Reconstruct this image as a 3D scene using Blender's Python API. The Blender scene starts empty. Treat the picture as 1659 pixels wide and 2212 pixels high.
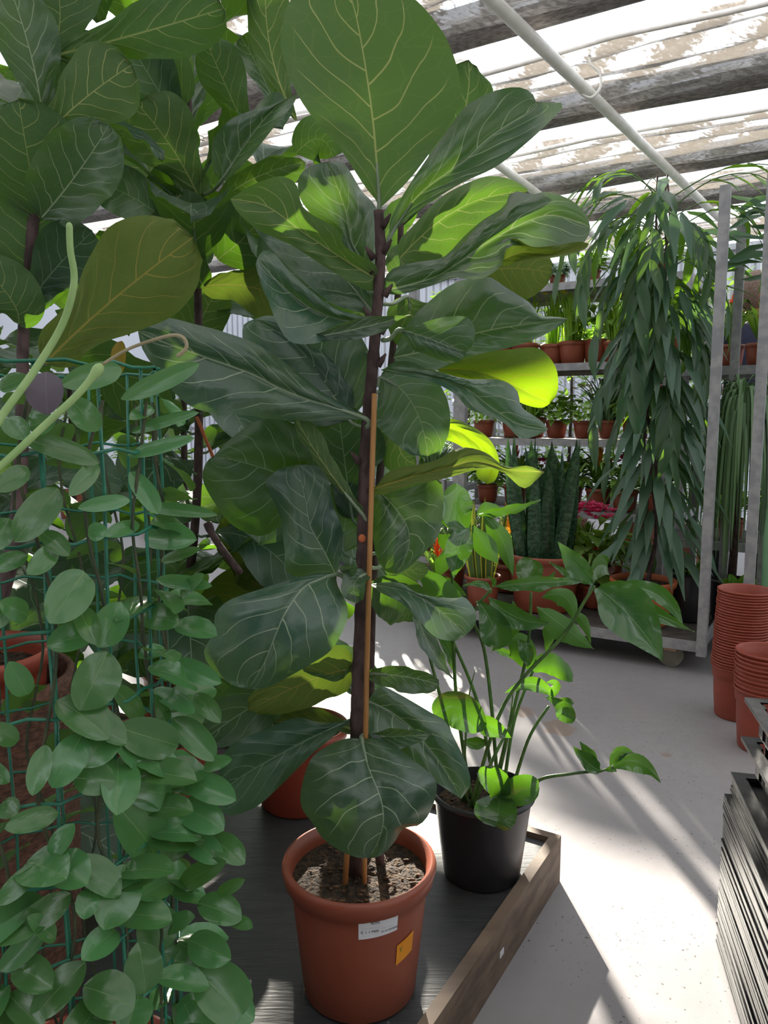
import bpy, math, random
from math import sin, cos, pi, sqrt, radians
from mathutils import Vector, Matrix
R = random.Random(7)
S = bpy.context.scene
COL = S.collection
V3 = Vector
# ------------------------------------------------------------ camera
H = 1.05; F = 1640.0; TH = radians(7.0)
cd = bpy.data.cameras.new('camera'); cam = bpy.data.objects.new('camera', cd); COL.objects.link(cam)
cam.location = (0, 0, H); cam.rotation_euler = (pi/2-TH, 0, 0)
cd.sensor_fit = 'VERTICAL'; cd.sensor_height = 24; cd.lens = 24*F/2212; cd.clip_start = .02; cd.clip_end = 200
S.camera = cam
# ------------------------------------------------------------ sky, sun, exposure
w = bpy.data.worlds.new('World'); S.world = w; w.use_nodes = True
bg = w.node_tree.nodes['Background']; bg.inputs[0].default_value = (.88, .94, 1.0, 1); bg.inputs[1].default_value = 2.7
SUNDIR = V3((-.1159, 1.06, .42)).normalized()
sl = bpy.data.lights.new('sun', 'SUN'); sl.energy = 27; sl.angle = radians(.7); sl.color = (1, .93, .80)
so = bpy.data.objects.new('sun', sl); COL.objects.link(so)
so.rotation_euler = SUNDIR.to_track_quat('Z', 'Y').to_euler()
vs = S.view_settings; vs.view_transform = 'Standard'; vs.look = 'None'; vs.gamma = 1; vs.use_curve_mapping = False
vs.exposure = 0.0
# ------------------------------------------------------------ pixel rays
def ray(px, py):
    cx = (px-829.5)/F; cy = (1106-py)/F
    return V3((cx, cos(TH)+cy*sin(TH), cy*cos(TH)-sin(TH)))
def W(px, py, Y):
    d = ray(px, py); return V3((0, 0, H))+d*(Y/d.y)
def FL(px, py, z=0):
    d = ray(px, py); return V3((0, 0, H))+d*((z-H)/d.z)
def tt(px, py, Y): return Y/ray(px, py).y
# greenhouse axes: A runs forward-right, B back-left
A = V3((.515, .857, 0)).normalized(); B = V3((-A.y, A.x, 0))
def AB(a, b, z=0): return A*a+B*b+V3((0, 0, z))
# ------------------------------------------------------------ materials
def lin(h):
    h = h.lstrip('#'); return tuple(((int(h[i:i+2], 16)/255+.055)/1.055)**2.4 if int(h[i:i+2], 16) > 10 else int(h[i:i+2], 16)/255/12.92 for i in (0, 2, 4))+(1,)
class N:
    def __init__(s, name):
        s.m = bpy.data.materials.new(name); s.m.use_nodes = True; s.t = s.m.node_tree; s.t.nodes.clear()
        s.out = s.t.nodes.new('ShaderNodeOutputMaterial')
    def n(s, typ, **k):
        x = s.t.nodes.new('ShaderNode'+typ)
        for a, b in k.items(): setattr(x, a, b)
        return x
    def put(s, v, sock):
        if isinstance(v, bpy.types.NodeSocket): s.t.links.new(v, sock)
        elif isinstance(v, (tuple, list)) and len(v) == 4 and sock.type == 'VECTOR': sock.default_value = v[:3]
        else: sock.default_value = v
    def m_(s, op, a, b=None, c=None, clamp=False):
        x = s.n('Math', operation=op); x.use_clamp = clamp
        for i, v in enumerate((a, b, c)):
            if v is not None: s.put(v, x.inputs[i])
        return x.outputs[0]
    def mr(s, v, a, b, c=0., d=1.):
        x = s.n('MapRange'); x.interpolation_type = 'SMOOTHSTEP'
        for i, q in enumerate((v, a, b, c, d)): s.put(q, x.inputs[i])
        return x.outputs[0]
    def mix(s, f, a, b):
        x = s.n('Mix', data_type='RGBA'); s.put(f, x.inputs[0]); s.put(a, x.inputs[6]); s.put(b, x.inputs[7]); return x.outputs[2]
    def noise(s, sc, det=3, vec=None, dist=0):
        x = s.n('TexNoise'); x.inputs['Scale'].default_value = sc; x.inputs['Detail'].default_value = det; x.inputs['Distortion'].default_value = dist
        if vec is not None: s.put(vec, x.inputs['Vector'])
        return x.outputs['Fac']
    def scalev(s, vec, sc):
        x = s.n('Mapping'); s.put(vec, x.inputs[0]); x.inputs['Scale'].default_value = sc; return x.outputs[0]
    def bump(s, h, st, d=.002):
        x = s.n('Bump'); s.put(h, x.inputs['Height']); x.inputs['Strength'].default_value = st; x.inputs['Distance'].default_value = d; return x.outputs[0]
    def pr(s, col, rough=.5, metal=0, nrm=None, spec=.5, coat=0):
        x = s.n('BsdfPrincipled'); s.put(col, x.inputs['Base Color']); s.put(rough, x.inputs['Roughness']); x.inputs['Metallic'].default_value = metal
        s.put(spec, x.inputs['Specular IOR Level']); x.inputs['Coat Weight'].default_value = coat
        if nrm is not None: s.put(nrm, x.inputs['Normal'])
        return x.outputs[0]
    def ms(s, f, a, b):
        x = s.n('MixShader'); s.put(f, x.inputs[0]); s.put(a, x.inputs[1]); s.put(b, x.inputs[2]); return x.outputs[0]
    def end(s, sh): s.put(sh, s.out.inputs[0]); return s.m
def obc(g): return g.n('TexCoord').outputs['Object']
def simple(name, c1, c2=None, sc=20, rough=.5, metal=0, bump=.1, bsc=80, spec=.5, stretch=(1, 1, 1), rv=.0, bd=.002):
    g = N(name); v = g.scalev(obc(g), stretch); nz = g.noise(sc, 4, v)
    c = g.mix(g.mr(nz, .35, .65), lin(c1), lin(c2 or c1))
    r = g.m_('MULTIPLY_ADD', nz, rv, rough-rv*.5)
    return g.end(g.pr(c, r, metal, g.bump(g.noise(bsc, 3, v), bump, bd), spec))
def leaf_mat(name, top, under, vein, tr, rough=.35, nlat=6.5, veins=1., tf=.35, line=.0035, uvein=None, spec=.5, bands=False, edge=None, sec=.35, rv=.12):
    g = N(name); uv = g.n('UVMap'); uv.uv_map = 'UVMap'; uv2 = g.n('UVMap'); uv2.uv_map = 'dist'
    sx = g.n('SeparateXYZ'); g.put(uv.outputs[0], sx.inputs[0]); sd = g.n('SeparateXYZ'); g.put(uv2.outputs[0], sd.inputs[0])
    U, Vv = sx.outputs[0], sx.outputs[1]
    su = g.m_('MULTIPLY_ADD', U, 2., -1.); u = g.m_('ABSOLUTE', su)
    geo = g.n('NewGeometry'); back = geo.outputs['Backfacing']
    oi = g.n('ObjectInfo').outputs['Random']
    nz = g.noise(14, 4, obc(g))
    mid = g.mr(sd.outputs[0], g.m_('MULTIPLY_ADD', Vv, -.004, .0085), g.m_('MULTIPLY_ADD', Vv, -.004, .0045), 0, 1)
    mask = mid
    if veins:
        sg = g.m_('GREATER_THAN', su, 0.)
        wob = g.m_('MULTIPLY', g.noise(3.5, 1, uv.outputs[0]), .10)
        t = g.m_('SUBTRACT', Vv, g.m_('MULTIPLY', g.m_('POWER', u, 1.25), .30))
        t = g.m_('ADD', g.m_('ADD', t, wob), g.m_('MULTIPLY', oi, .1))
        t = g.m_('ADD', g.m_('MULTIPLY', t, nlat), g.m_('MULTIPLY', sg, .4))
        dd = g.m_('DIVIDE', g.m_('ABSOLUTE', g.m_('SUBTRACT', g.m_('FRACT', g.m_('ADD', t, 10.)), .5)), nlat)
        lw = g.m_('MULTIPLY_ADD', u, -line*.7, line*1.15)
        lat = g.m_('MULTIPLY', g.mr(dd, g.m_('MULTIPLY', lw, 1.7), lw), g.mr(u, .93, .75, 0, veins))
        vo = g.n('TexVoronoi', feature='DISTANCE_TO_EDGE'); vo.inputs['Scale'].default_value = 1; g.put(g.scalev(uv.outputs[0], (5, 11, 1)), vo.inputs['Vector'])
        s2 = g.mr(vo.outputs['Distance'], .035, .01, 0, sec)
        mask = g.m_('MAXIMUM', mid, g.m_('MAXIMUM', lat, s2))
    tc = g.mix(g.mr(nz, .3, .7), lin(top), g.mix(.35 if veins else .12, lin(top), lin(under)))
    if bands:
        b = g.noise(1, 3, g.scalev(uv.outputs[0], (2.5, 34, 1)), 1.2); tc = g.mix(g.mr(b, .42, .6), lin(top), lin(vein))
    if edge: tc = g.mix(g.mr(u, .72, .8), tc, lin(edge)); mask = g.m_('MULTIPLY', mask, 0.)
    hs = g.n('HueSaturation'); g.put(g.m_('MULTIPLY_ADD', oi, .03, .485), hs.inputs[0]); g.put(g.m_('MULTIPLY_ADD', oi, .5, .75), hs.inputs[2]); g.put(tc, hs.inputs['Color'])
    ct = g.mix(mask, hs.outputs[0], lin(vein)) if not bands else hs.outputs[0]
    cu = g.mix(mask, g.mix(nz, lin(under), g.mix(.3, lin(under), lin(top))), lin(uvein or vein))
    c = g.mix(back, ct, cu)
    if not veins: nz = g.noise(5, 2, uv.outputs[0])
    hgt = g.m_('ADD', g.m_('MULTIPLY', mask, g.m_('MULTIPLY_ADD', back, 2., -1.)), g.m_('MULTIPLY', nz, .5))
    nb = g.bump(hgt, .45, .0012)
    ro = g.m_('ADD', g.m_('MULTIPLY_ADD', back, .3, rough), g.m_('MULTIPLY', g.m_('SUBTRACT', nz, .5), rv))
    p = g.pr(c, ro, 0, nb, g.m_('MULTIPLY_ADD', back, -spec*.6, spec))
    tl = g.n('BsdfTranslucent'); g.put(g.mix(g.m_('MULTIPLY', mask, .5), lin(tr), lin(uvein or vein)), tl.inputs[0]); g.put(nb, tl.inputs[1])
    return g.end(g.ms(tf, p, tl.outputs[0]))
M = {}
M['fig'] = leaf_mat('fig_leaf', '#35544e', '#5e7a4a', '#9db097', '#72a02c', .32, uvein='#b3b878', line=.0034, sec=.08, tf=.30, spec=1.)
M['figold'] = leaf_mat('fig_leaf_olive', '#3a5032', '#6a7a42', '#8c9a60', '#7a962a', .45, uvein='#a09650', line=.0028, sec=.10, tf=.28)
M['figbacklit'] = leaf_mat('fig_leaf_backlit', '#35542f', '#5f7c34', '#8aa050', '#7c9c0c', .34, uvein='#8c8c30', line=.0032, sec=.25, tf=.42)  # lit copy of the fig leaf, its sun glow put into colour and translucency
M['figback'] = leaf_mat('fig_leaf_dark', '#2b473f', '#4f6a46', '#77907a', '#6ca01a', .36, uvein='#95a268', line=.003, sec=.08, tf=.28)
M['hoya'] = leaf_mat('hoya_leaf', '#477a48', '#64874c', '#88a86c', '#74a826', .2, veins=0, tf=.16, rv=.04, spec=.7)
M['hoya2'] = leaf_mat('young_leaf_purple', '#6d6272', '#766a76', '#8a8088', '#8a6a70', .5, veins=0, tf=.2)
M['phil'] = leaf_mat('philodendron_leaf', '#2a5236', '#456f34', '#6a9262', '#78b81e', .17, veins=.15, nlat=9, tf=.19, spec=.9, sec=.0)
M['alii'] = leaf_mat('willow_fig_leaf', '#34523f', '#4c7440', '#4c6c58', '#7aa822', .32, veins=0, tf=.3)
M['snake'] = leaf_mat('snake_leaf', '#24402c', '#34553a', '#44664a', '#4c7a30', .4, veins=0, tf=.1, bands=True)
M['snakey'] = leaf_mat('snake_leaf_yellow_edge', '#4a6b3c', '#5a7a40', '#7c9c50', '#a0b030', .4, veins=0, tf=.25, edge='#e8d750')
M['grass'] = leaf_mat('grass_blade', '#6c9c2e', '#8ab83a', '#8fb840', '#b4dc2c', .4, veins=0, tf=.5)
M['strap'] = leaf_mat('strap_blade', '#35543c', '#5a7a50', '#6a8a60', '#6c9430', .35, veins=0, tf=.2)
M['mid'] = leaf_mat('mid_green_leaf', '#4c7c34', '#6c9a3c', '#7ea34e', '#9ccc2a', .35, veins=0, tf=.4)
M['blue'] = leaf_mat('blue_green_leaf', '#4d7462', '#5f8570', '#8aa08e', '#6c9a50', .45, veins=0, tf=.2)
M['red'] = leaf_mat('red_bract', '#d8361c', '#e04a24', '#e86a30', '#ff5a20', .4, veins=0, tf=.4)
M['orange'] = leaf_mat('orange_bract', '#e08a20', '#e89a30', '#f0b040', '#ffb020', .4, veins=0, tf=.4)
M['ochre'] = leaf_mat('ageing_leaf', '#8a7a30', '#96803a', '#a08a44', '#a08a20', .5, veins=0, tf=.3)
M['pink'] = leaf_mat('pink_petal', '#c81e58', '#d03468', '#e05080', '#ff3c80', .5, veins=0, tf=.35)
M['yellow'] = leaf_mat('yellow_petal', '#e8c020', '#f0cc30', '#f4d850', '#ffe030', .5, veins=0, tf=.35)
M['bark'] = simple('bark', '#3c2b2c', '#5a4646', 60, .75, bump=.6, bsc=140, stretch=(1, 1, .5), bd=.004)
M['stake'] = simple('bamboo', '#a5713f', '#bd8a55', 30, .55, bump=.2, stretch=(1, 1, .1))
M['stem'] = simple('green_stem', '#41602f', '#56793a', 40, .4)
M['tendril'] = simple('tendril_green', '#86a765', '#9ab878', 30, .5)
M['tendrilb'] = simple('tendril_tan', '#8d8263', '#a3977a', 60, .7)
M['vine'] = simple('vine_stem', '#32402c', '#4a4c34', 60, .7)
M['terra'] = simple('terracotta_plastic', '#8a4632', '#944f3a', 6, .42, bump=.05, rv=.1)
M['terrar'] = simple('terracotta_red', '#92402f', '#9c4a39', 6, .45, bump=.04)
M['terrao'] = simple('terracotta_orange', '#bd6236', '#c76e42', 6, .5, bump=.05)
M['black'] = simple('black_plastic', '#26262b', '#2c2c31', 9, .34, bump=.05)
M['gloss'] = simple('black_tray_plastic', '#141417', '#222226', 30, .36, spec=.25, bump=.35, bsc=25, bd=.004, stretch=(1, 1, 3))
M['soil'] = simple('potting_soil', '#241b15', '#4a3826', 120, .95, bump=1, bsc=160, bd=.01)
M['chip'] = simple('wood_chips', '#6a5036', '#3f2d20', 90, .85)
M['wire'] = simple('green_wire', '#1f6a55', '#2b7a62', 40, .35)
M['galv'] = simple('galvanised_steel', '#8f9095', '#a5a5a8', 25, .5, .25, bump=.12, bsc=60, rv=.2)
M['rust'] = simple('rusty_steel', '#7a4a32', '#8c8480', 50, .7, .2)
M['white'] = simple('white_paint', '#d8d6d0', '#e4e2de', 12, .45, bump=.05)
M['boards'] = simple('weathered_board', '#5e4e44', '#7c6a5a', 12, .7, bump=.4, bsc=30, stretch=(.15, 1, 3))
M['paper'] = simple('sticker_paper', '#dcdde6', '#e2e3ea', 10, .5, bump=0)
M['ostick'] = simple('orange_sticker', '#e08f14', '#ea9a20', 10, .4, bump=.02)
M['ink'] = simple('ink', '#333338', None, 10, .6, bump=0)
M['greenink'] = simple('green_print', '#2f7a30', None, 10, .6, bump=0)
M['basket'] = simple('woven_brown', '#4c342a', '#6b4a3a', 90, .8, bump=.7, bsc=70, stretch=(1, 1, 2), bd=.006)
M['navy'] = simple('navy_wool', '#20223a', '#282b44', 60, .85)
M['skin'] = simple('skin', '#a87c68', '#b48874', 20, .55, bump=.05)
M['hair'] = simple('grey_brown_hair', '#6b564c', '#8e7a70', 180, .8, bump=.6, bsc=200)
M['mint'] = simple('mint_ceramic', '#8fbf95', '#98c89e', 5, .2, bump=0)
M['cream'] = simple('cream_glaze', '#c9a58a', '#d8b49a', 8, .35, bump=0)
M['wheel'] = simple('grey_wheel', '#77726b', '#8a857c', 12, .6)
M['denim'] = simple('dark_trousers', '#2a2c33', '#34363e', 60, .9)
# ------------------------------------------------------------ mesh helpers
class MB:
    def __init__(s): s.v = []; s.f = []; s.mi = []; s.cur = 0
    def box(s, c, d, ax=None):
        ax = ax or (V3((1, 0, 0)), V3((0, 1, 0)), V3((0, 0, 1))); c = V3(c); o = len(s.v)
        for i in (-.5, .5):
            for j in (-.5, .5):
                for k in (-.5, .5): s.v.append(c+ax[0]*(i*d[0])+ax[1]*(j*d[1])+ax[2]*(k*d[2]))
        for q in ((0, 1, 3, 2), (4, 6, 7, 5), (0, 4, 5, 1), (2, 3, 7, 6), (0, 2, 6, 4), (1, 5, 7, 3)): s.f.append([o+x for x in q]); s.mi.append(s.cur)
        return s
    def tube(s, pts, r, n=8, cap=True):
        pts = [V3(p) for p in pts]; o = len(s.v); K = len(pts)
        rr = r if isinstance(r, (list, tuple)) else [r]*K
        prev = None
        for i, p in enumerate(pts):
            t = (pts[min(i+1, K-1)]-pts[max(i-1, 0)]).normalized()
            if prev is None: x = t.orthogonal().normalized()
            else: x = (prev-t*prev.dot(t)).normalized()
            prev = x; y = t.cross(x)
            for k in range(n):
                a = 2*pi*k/n; s.v.append(p+(x*cos(a)+y*sin(a))*rr[i])
        for i in range(K-1):
            for k in range(n):
                k2 = (k+1) % n; s.f.append([o+i*n+k, o+i*n+k2, o+(i+1)*n+k2, o+(i+1)*n+k]); s.mi.append(s.cur)
        if cap:
            s.f.append([o+k for k in range(n)][::-1]); s.f.append([o+(K-1)*n+k for k in range(n)]); s.mi += [s.cur]*2
        return s
    def lathe(s, prof, n=40, c=(0, 0, 0)):
        c = V3(c); o = len(s.v); K = len(prof)
        for r, z in prof:
            for k in range(n):
                a = 2*pi*k/n; s.v.append(c+V3((r*cos(a), r*sin(a), z)))
        for i in range(K-1):
            for k in range(n):
                k2 = (k+1) % n; s.f.append([o+i*n+k, o+i*n+k2, o+(i+1)*n+k2, o+(i+1)*n+k]); s.mi.append(s.cur)
        return s
    def blob(s, c, r, sq=(1, 1, 1), n=6, m=8):
        o = len(s.v); c = V3(c)
        for i in range(n+1):
            th = pi*i/n
            for k in range(m): a = 2*pi*k/m; s.v.append(c+V3((sin(th)*cos(a)*sq[0], sin(th)*sin(a)*sq[1], -cos(th)*sq[2]))*r)
        for i in range(n):
            for k in range(m): k2 = (k+1) % m; s.f.append([o+i*m+k, o+i*m+k2, o+(i+1)*m+k2, o+(i+1)*m+k]); s.mi.append(s.cur)
        return s
    def blade(s, pts, ws, nrm):
        """thin strap leaf through pts with widths ws"""
        pts = [V3(p) for p in pts]; o = len(s.v); K = len(pts)
        for i, p in enumerate(pts):
            t = (pts[min(i+1, K-1)]-pts[max(i-1, 0)]).normalized(); sd = t.cross(nrm)
            if sd.length < .05: sd = V3((1, 0, 0))
            sd.normalize(); n2 = sd.cross(t)
            s.v += [p-sd*ws[i]*.5+n2*ws[i]*.12, p, p+sd*ws[i]*.5+n2*ws[i]*.12]
        for i in range(K-1):
            for j in (0, 1): a = o+i*3+j; s.f.append([a, a+1, a+4, a+3]); s.mi.append(s.cur)
        return s
    def mesh(s, name, mats, smooth=True, origin=None):
        me = bpy.data.meshes.new(name); og = V3(origin) if origin is not None else V3((0, 0, 0))
        me.from_pydata([tuple(p-og) for p in s.v], [], s.f)
        for m in (mats if isinstance(mats, (list, tuple)) else [mats]): me.materials.append(M[m] if isinstance(m, str) else m)
        if any(s.mi): me.polygons.foreach_set('material_index', s.mi)
        me.polygons.foreach_set('use_smooth', [smooth]*len(s.f)); me.update(); return me
    def build(s, name, mats, parent=None, smooth=True, origin=None, sharp=None):
        """vertices are in world space; origin is where the object's own origin stands"""
        if origin is None: origin = parent_loc(parent) if parent else V3((0, 0, 0))
        me = s.mesh(name, mats, smooth, origin)
        if sharp:
            import bmesh
            bm = bmesh.new(); bm.from_mesh(me)
            for e in bm.edges:
                if len(e.link_faces) == 2 and e.calc_face_angle(0) > radians(sharp): e.smooth = False
            bm.to_mesh(me); bm.free()
        o = bpy.data.objects.new(name, me); COL.objects.link(o)
        if parent: o.parent = parent; o.location = V3(origin)-parent_loc(parent)
        else: o.location = origin
        return o
def parent_loc(o):
    l = V3((0, 0, 0))
    while o: l = l+o.location; o = o.parent
    return l
def tag(o, label=None, cat=None, group=None, kind=None):
    if label: o['label'] = label
    if cat: o['category'] = cat
    if group: o['group'] = group
    if kind: o['kind'] = kind
    return o
def empty(name, loc, label=None, cat=None, group=None, kind=None):
    o = bpy.data.objects.new(name, None); COL.objects.link(o); o.location = loc; o.empty_display_size = .05
    return tag(o, label, cat, group, kind)
def copy_tree(o, parent=None):
    c = o.copy(); COL.objects.link(c)
    if parent: c.parent = parent
    for ch in list(o.children): copy_tree(ch, c)
    return c
def bez(b, m, t, v):
    c = m*2-(b+t)*.5
    return b*(1-v)**2+c*(2*v*(1-v))+t*v*v
def smooth_path(pts, k=6):
    pts = [V3(p) for p in pts]; out = []
    for i in range(len(pts)-1):
        p0 = pts[max(i-1, 0)]; p1 = pts[i]; p2 = pts[i+1]; p3 = pts[min(i+2, len(pts)-1)]
        for j in range(k):
            t = j/k; out.append(.5*((2*p1)+(p2-p0)*t+(2*p0-5*p1+4*p2-p3)*t*t+(3*p1-p0-3*p2+p3)*t**3))
    out.append(pts[-1]); return out
PROF = {
 'ob': [(0, .05), (.05, .13), (.15, .27), (.3, .52), (.5, .84), (.66, 1), (.8, .96), (.9, .78), (.96, .52), (1, 0)],
 'fid': [(0, .10), (.04, .36), (.12, .46), (.25, .46), (.36, .55), (.5, .78), (.66, .98), (.76, 1), (.87, .86), (.95, .55), (1, 0)],
 'rnd': [(0, .12), (.05, .45), (.15, .72), (.3, .92), (.5, 1), (.7, .95), (.85, .74), (.94, .48), (1, 0)],
 'lan': [(0, .06), (.1, .38), (.25, .8), (.4, 1), (.55, .95), (.7, .72), (.85, .38), (.94, .15), (1, 0)],
 'hoy': [(0, .06), (.05, .32), (.15, .66), (.3, .92), (.5, 1), (.68, .92), (.82, .70), (.92, .42), (.97, .18), (1, 0)],
 'wil': [(0, .05), (.08, .4), (.2, .8), (.35, 1), (.55, .9), (.75, .5), (.9, .18), (1, 0)],
 'str': [(0, .8), (.3, 1), (.6, .9), (.85, .55), (1, 0)],
}
def pw(prof, v):
    P = PROF[prof]
    for i in range(len(P)-1):
        if v <= P[i+1][0]+1e-9:
            a, b = P[i], P[i+1]; x = (v-a[0])/(b[0]-a[0])
            if i == len(P)-2 and prof in ('ob', 'fid', 'rnd'): return b[1]+(a[1]-b[1])*sqrt(max(0, 1-x*x))
            m0 = (b[1]-P[max(i-1, 0)][1])/(b[0]-P[max(i-1, 0)][0])*(b[0]-a[0]); m1 = (P[min(i+2, len(P)-1)][1]-a[1])/(P[min(i+2, len(P)-1)][0]-a[0])*(b[0]-a[0])
            h = (2*x**3-3*x*x+1)*a[1]+(x**3-2*x*x+x)*m0+(-2*x**3+3*x*x)*b[1]+(x**3-x*x)*m1
            return max(0, h)
    return 0
def leaf_mesh(b, m, t, w, ref, prof, mat, cup=.15, wave=.03, bulge=.012, seed=0, nu=7, nv=26, nlat=6.5, stalk=None, stalk_r=.003):
    r = random.Random(seed); ph = r.random()*6.28; fq = 1.6+r.random()*1.5; ph2 = r.random()*6.28
    L = (m-b).length+(t-m).length; vs_ = []; uvs = []; ds = []
    side0 = None
    lop = .9+.2*r.random()
    for i in range(nv+1):
        v = .5-.5*cos(pi*i/nv); v = .35*v+.65*i/nv
        p = bez(b, m, t, v); T = (bez(b, m, t, min(1, v+.02))-bez(b, m, t, max(0, v-.02))).normalized()
        sd = T.cross(ref)
        if sd.length < .15 and side0: sd = side0-T*side0.dot(T)
        sd.normalize(); side0 = sd; n = sd.cross(T)
        hw = w*.5*pw(prof, v)
        for j in range(-nu, nu+1):
            u = j/nu; au = abs(u); k = lop if u > 0 else 2-lop
            tl = (v-.30*au**1.25)*nlat+(.4 if u > 0 else 0)
            off = cup*(au**1.6)*hw*.9+wave*L*sin(2*pi*fq*v+ph+(2.1 if u > 0 else 0))*au*au+wave*.5*L*sin(2*pi*fq*2.1*v+ph2)*au**3
            off += -bulge*L*cos(2*pi*tl+0)*min(1, au*2)*min(1, (1-au)*3) if nv > 14 else 0
            q = p+sd*(u*hw*k*(1-.18*abs(cup)*au))+n*off
            vs_.append(q-b); uvs.append(((u+1)/2, v)); ds.append((au*hw/L, 0))
    n1 = 2*nu+1; fs = []
    for i in range(nv):
        for j in range(n1-1): a = i*n1+j; fs.append((a, a+1, a+1+n1, a+n1))
    nleaf = len(fs)
    if stalk is not None:
        mb = MB(); s0 = V3(stalk)-b; path = smooth_path([s0, s0*.5+V3((0, 0, -.006)), V3((0, 0, 0)), bez(b, m, t, .25)-b-V3((0, 0, 0))], 3)
        mb.tube(path, [stalk_r*1.15, stalk_r*1.1]+[stalk_r*1.0]*(len(path)-3)+[stalk_r*.4], 6); o = len(vs_)
        vs_ += mb.v; fs += [tuple(o+x for x in q) for q in mb.f]; uvs += [(.5, .1)]*len(mb.v); ds += [(0, 0)]*len(mb.v)
    me = bpy.data.meshes.new('leaf'); me.from_pydata([tuple(x) for x in vs_], [], fs)
    me.materials.append(M[mat])
    for nm, dat in (('UVMap', uvs), ('dist', ds)):
        l = me.uv_layers.new(name=nm); fl = []
        for q in fs:
            for x in q: fl += dat[x]
        l.data.foreach_set('uv', fl)
    me.polygons.foreach_set('use_smooth', [True]*len(fs)); me.update()
    return me
def add_leaf(parent, b, m, t, w, ref, prof='fid', mat='fig', name='leaf', **k):
    me = leaf_mesh(b, m, t, w, ref, prof, mat, seed=R.randrange(10**6), **k)
    o = bpy.data.objects.new(name, me); COL.objects.link(o); o.parent = parent; o.location = b-parent_loc(parent); return o
def hero(parent, Y, b, m, t, wpx, roll=0, prof='fid', mat='fig', cup=.2, wave=.025, stalk=None, **k):
    """b, m, t = (px, py, depth offset); the leaf stands at real depth Y+offset"""
    pb, pm, pt = (W(q[0], q[1], Y+(q[2] if len(q) > 2 else 0)) for q in (b, m, t))
    c = pt-pb; ref = V3((0, 0, H))-pm
    ref = Matrix.Rotation(radians(roll), 3, c.normalized()) @ ref.normalized()
    w_ = wpx*tt(m[0], m[1], Y+(m[2] if len(m) > 2 else 0))/F
    if stalk: stalk = W(stalk[0], stalk[1], Y+(stalk[2] if len(stalk) > 2 else 0))
    return add_leaf(parent, pb, pm, pt, w_, ref, prof, mat, cup=cup, wave=wave, stalk=stalk, **k)
def resample(pts, n):
    P = smooth_path([V3((p[0], p[1], 0)) for p in pts], 8); ln = [0]
    for i in range(1, len(P)): ln.append(ln[-1]+(P[i]-P[i-1]).length)
    out = []; j = 0
    for k in range(n+1):
        q = ln[-1]*k/n
        while j < len(ln)-2 and ln[j+1] < q: j += 1
        f = (q-ln[j])/max(1e-9, ln[j+1]-ln[j]); out.append(P[j].lerp(P[j+1], min(1, f)))
    return out
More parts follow.
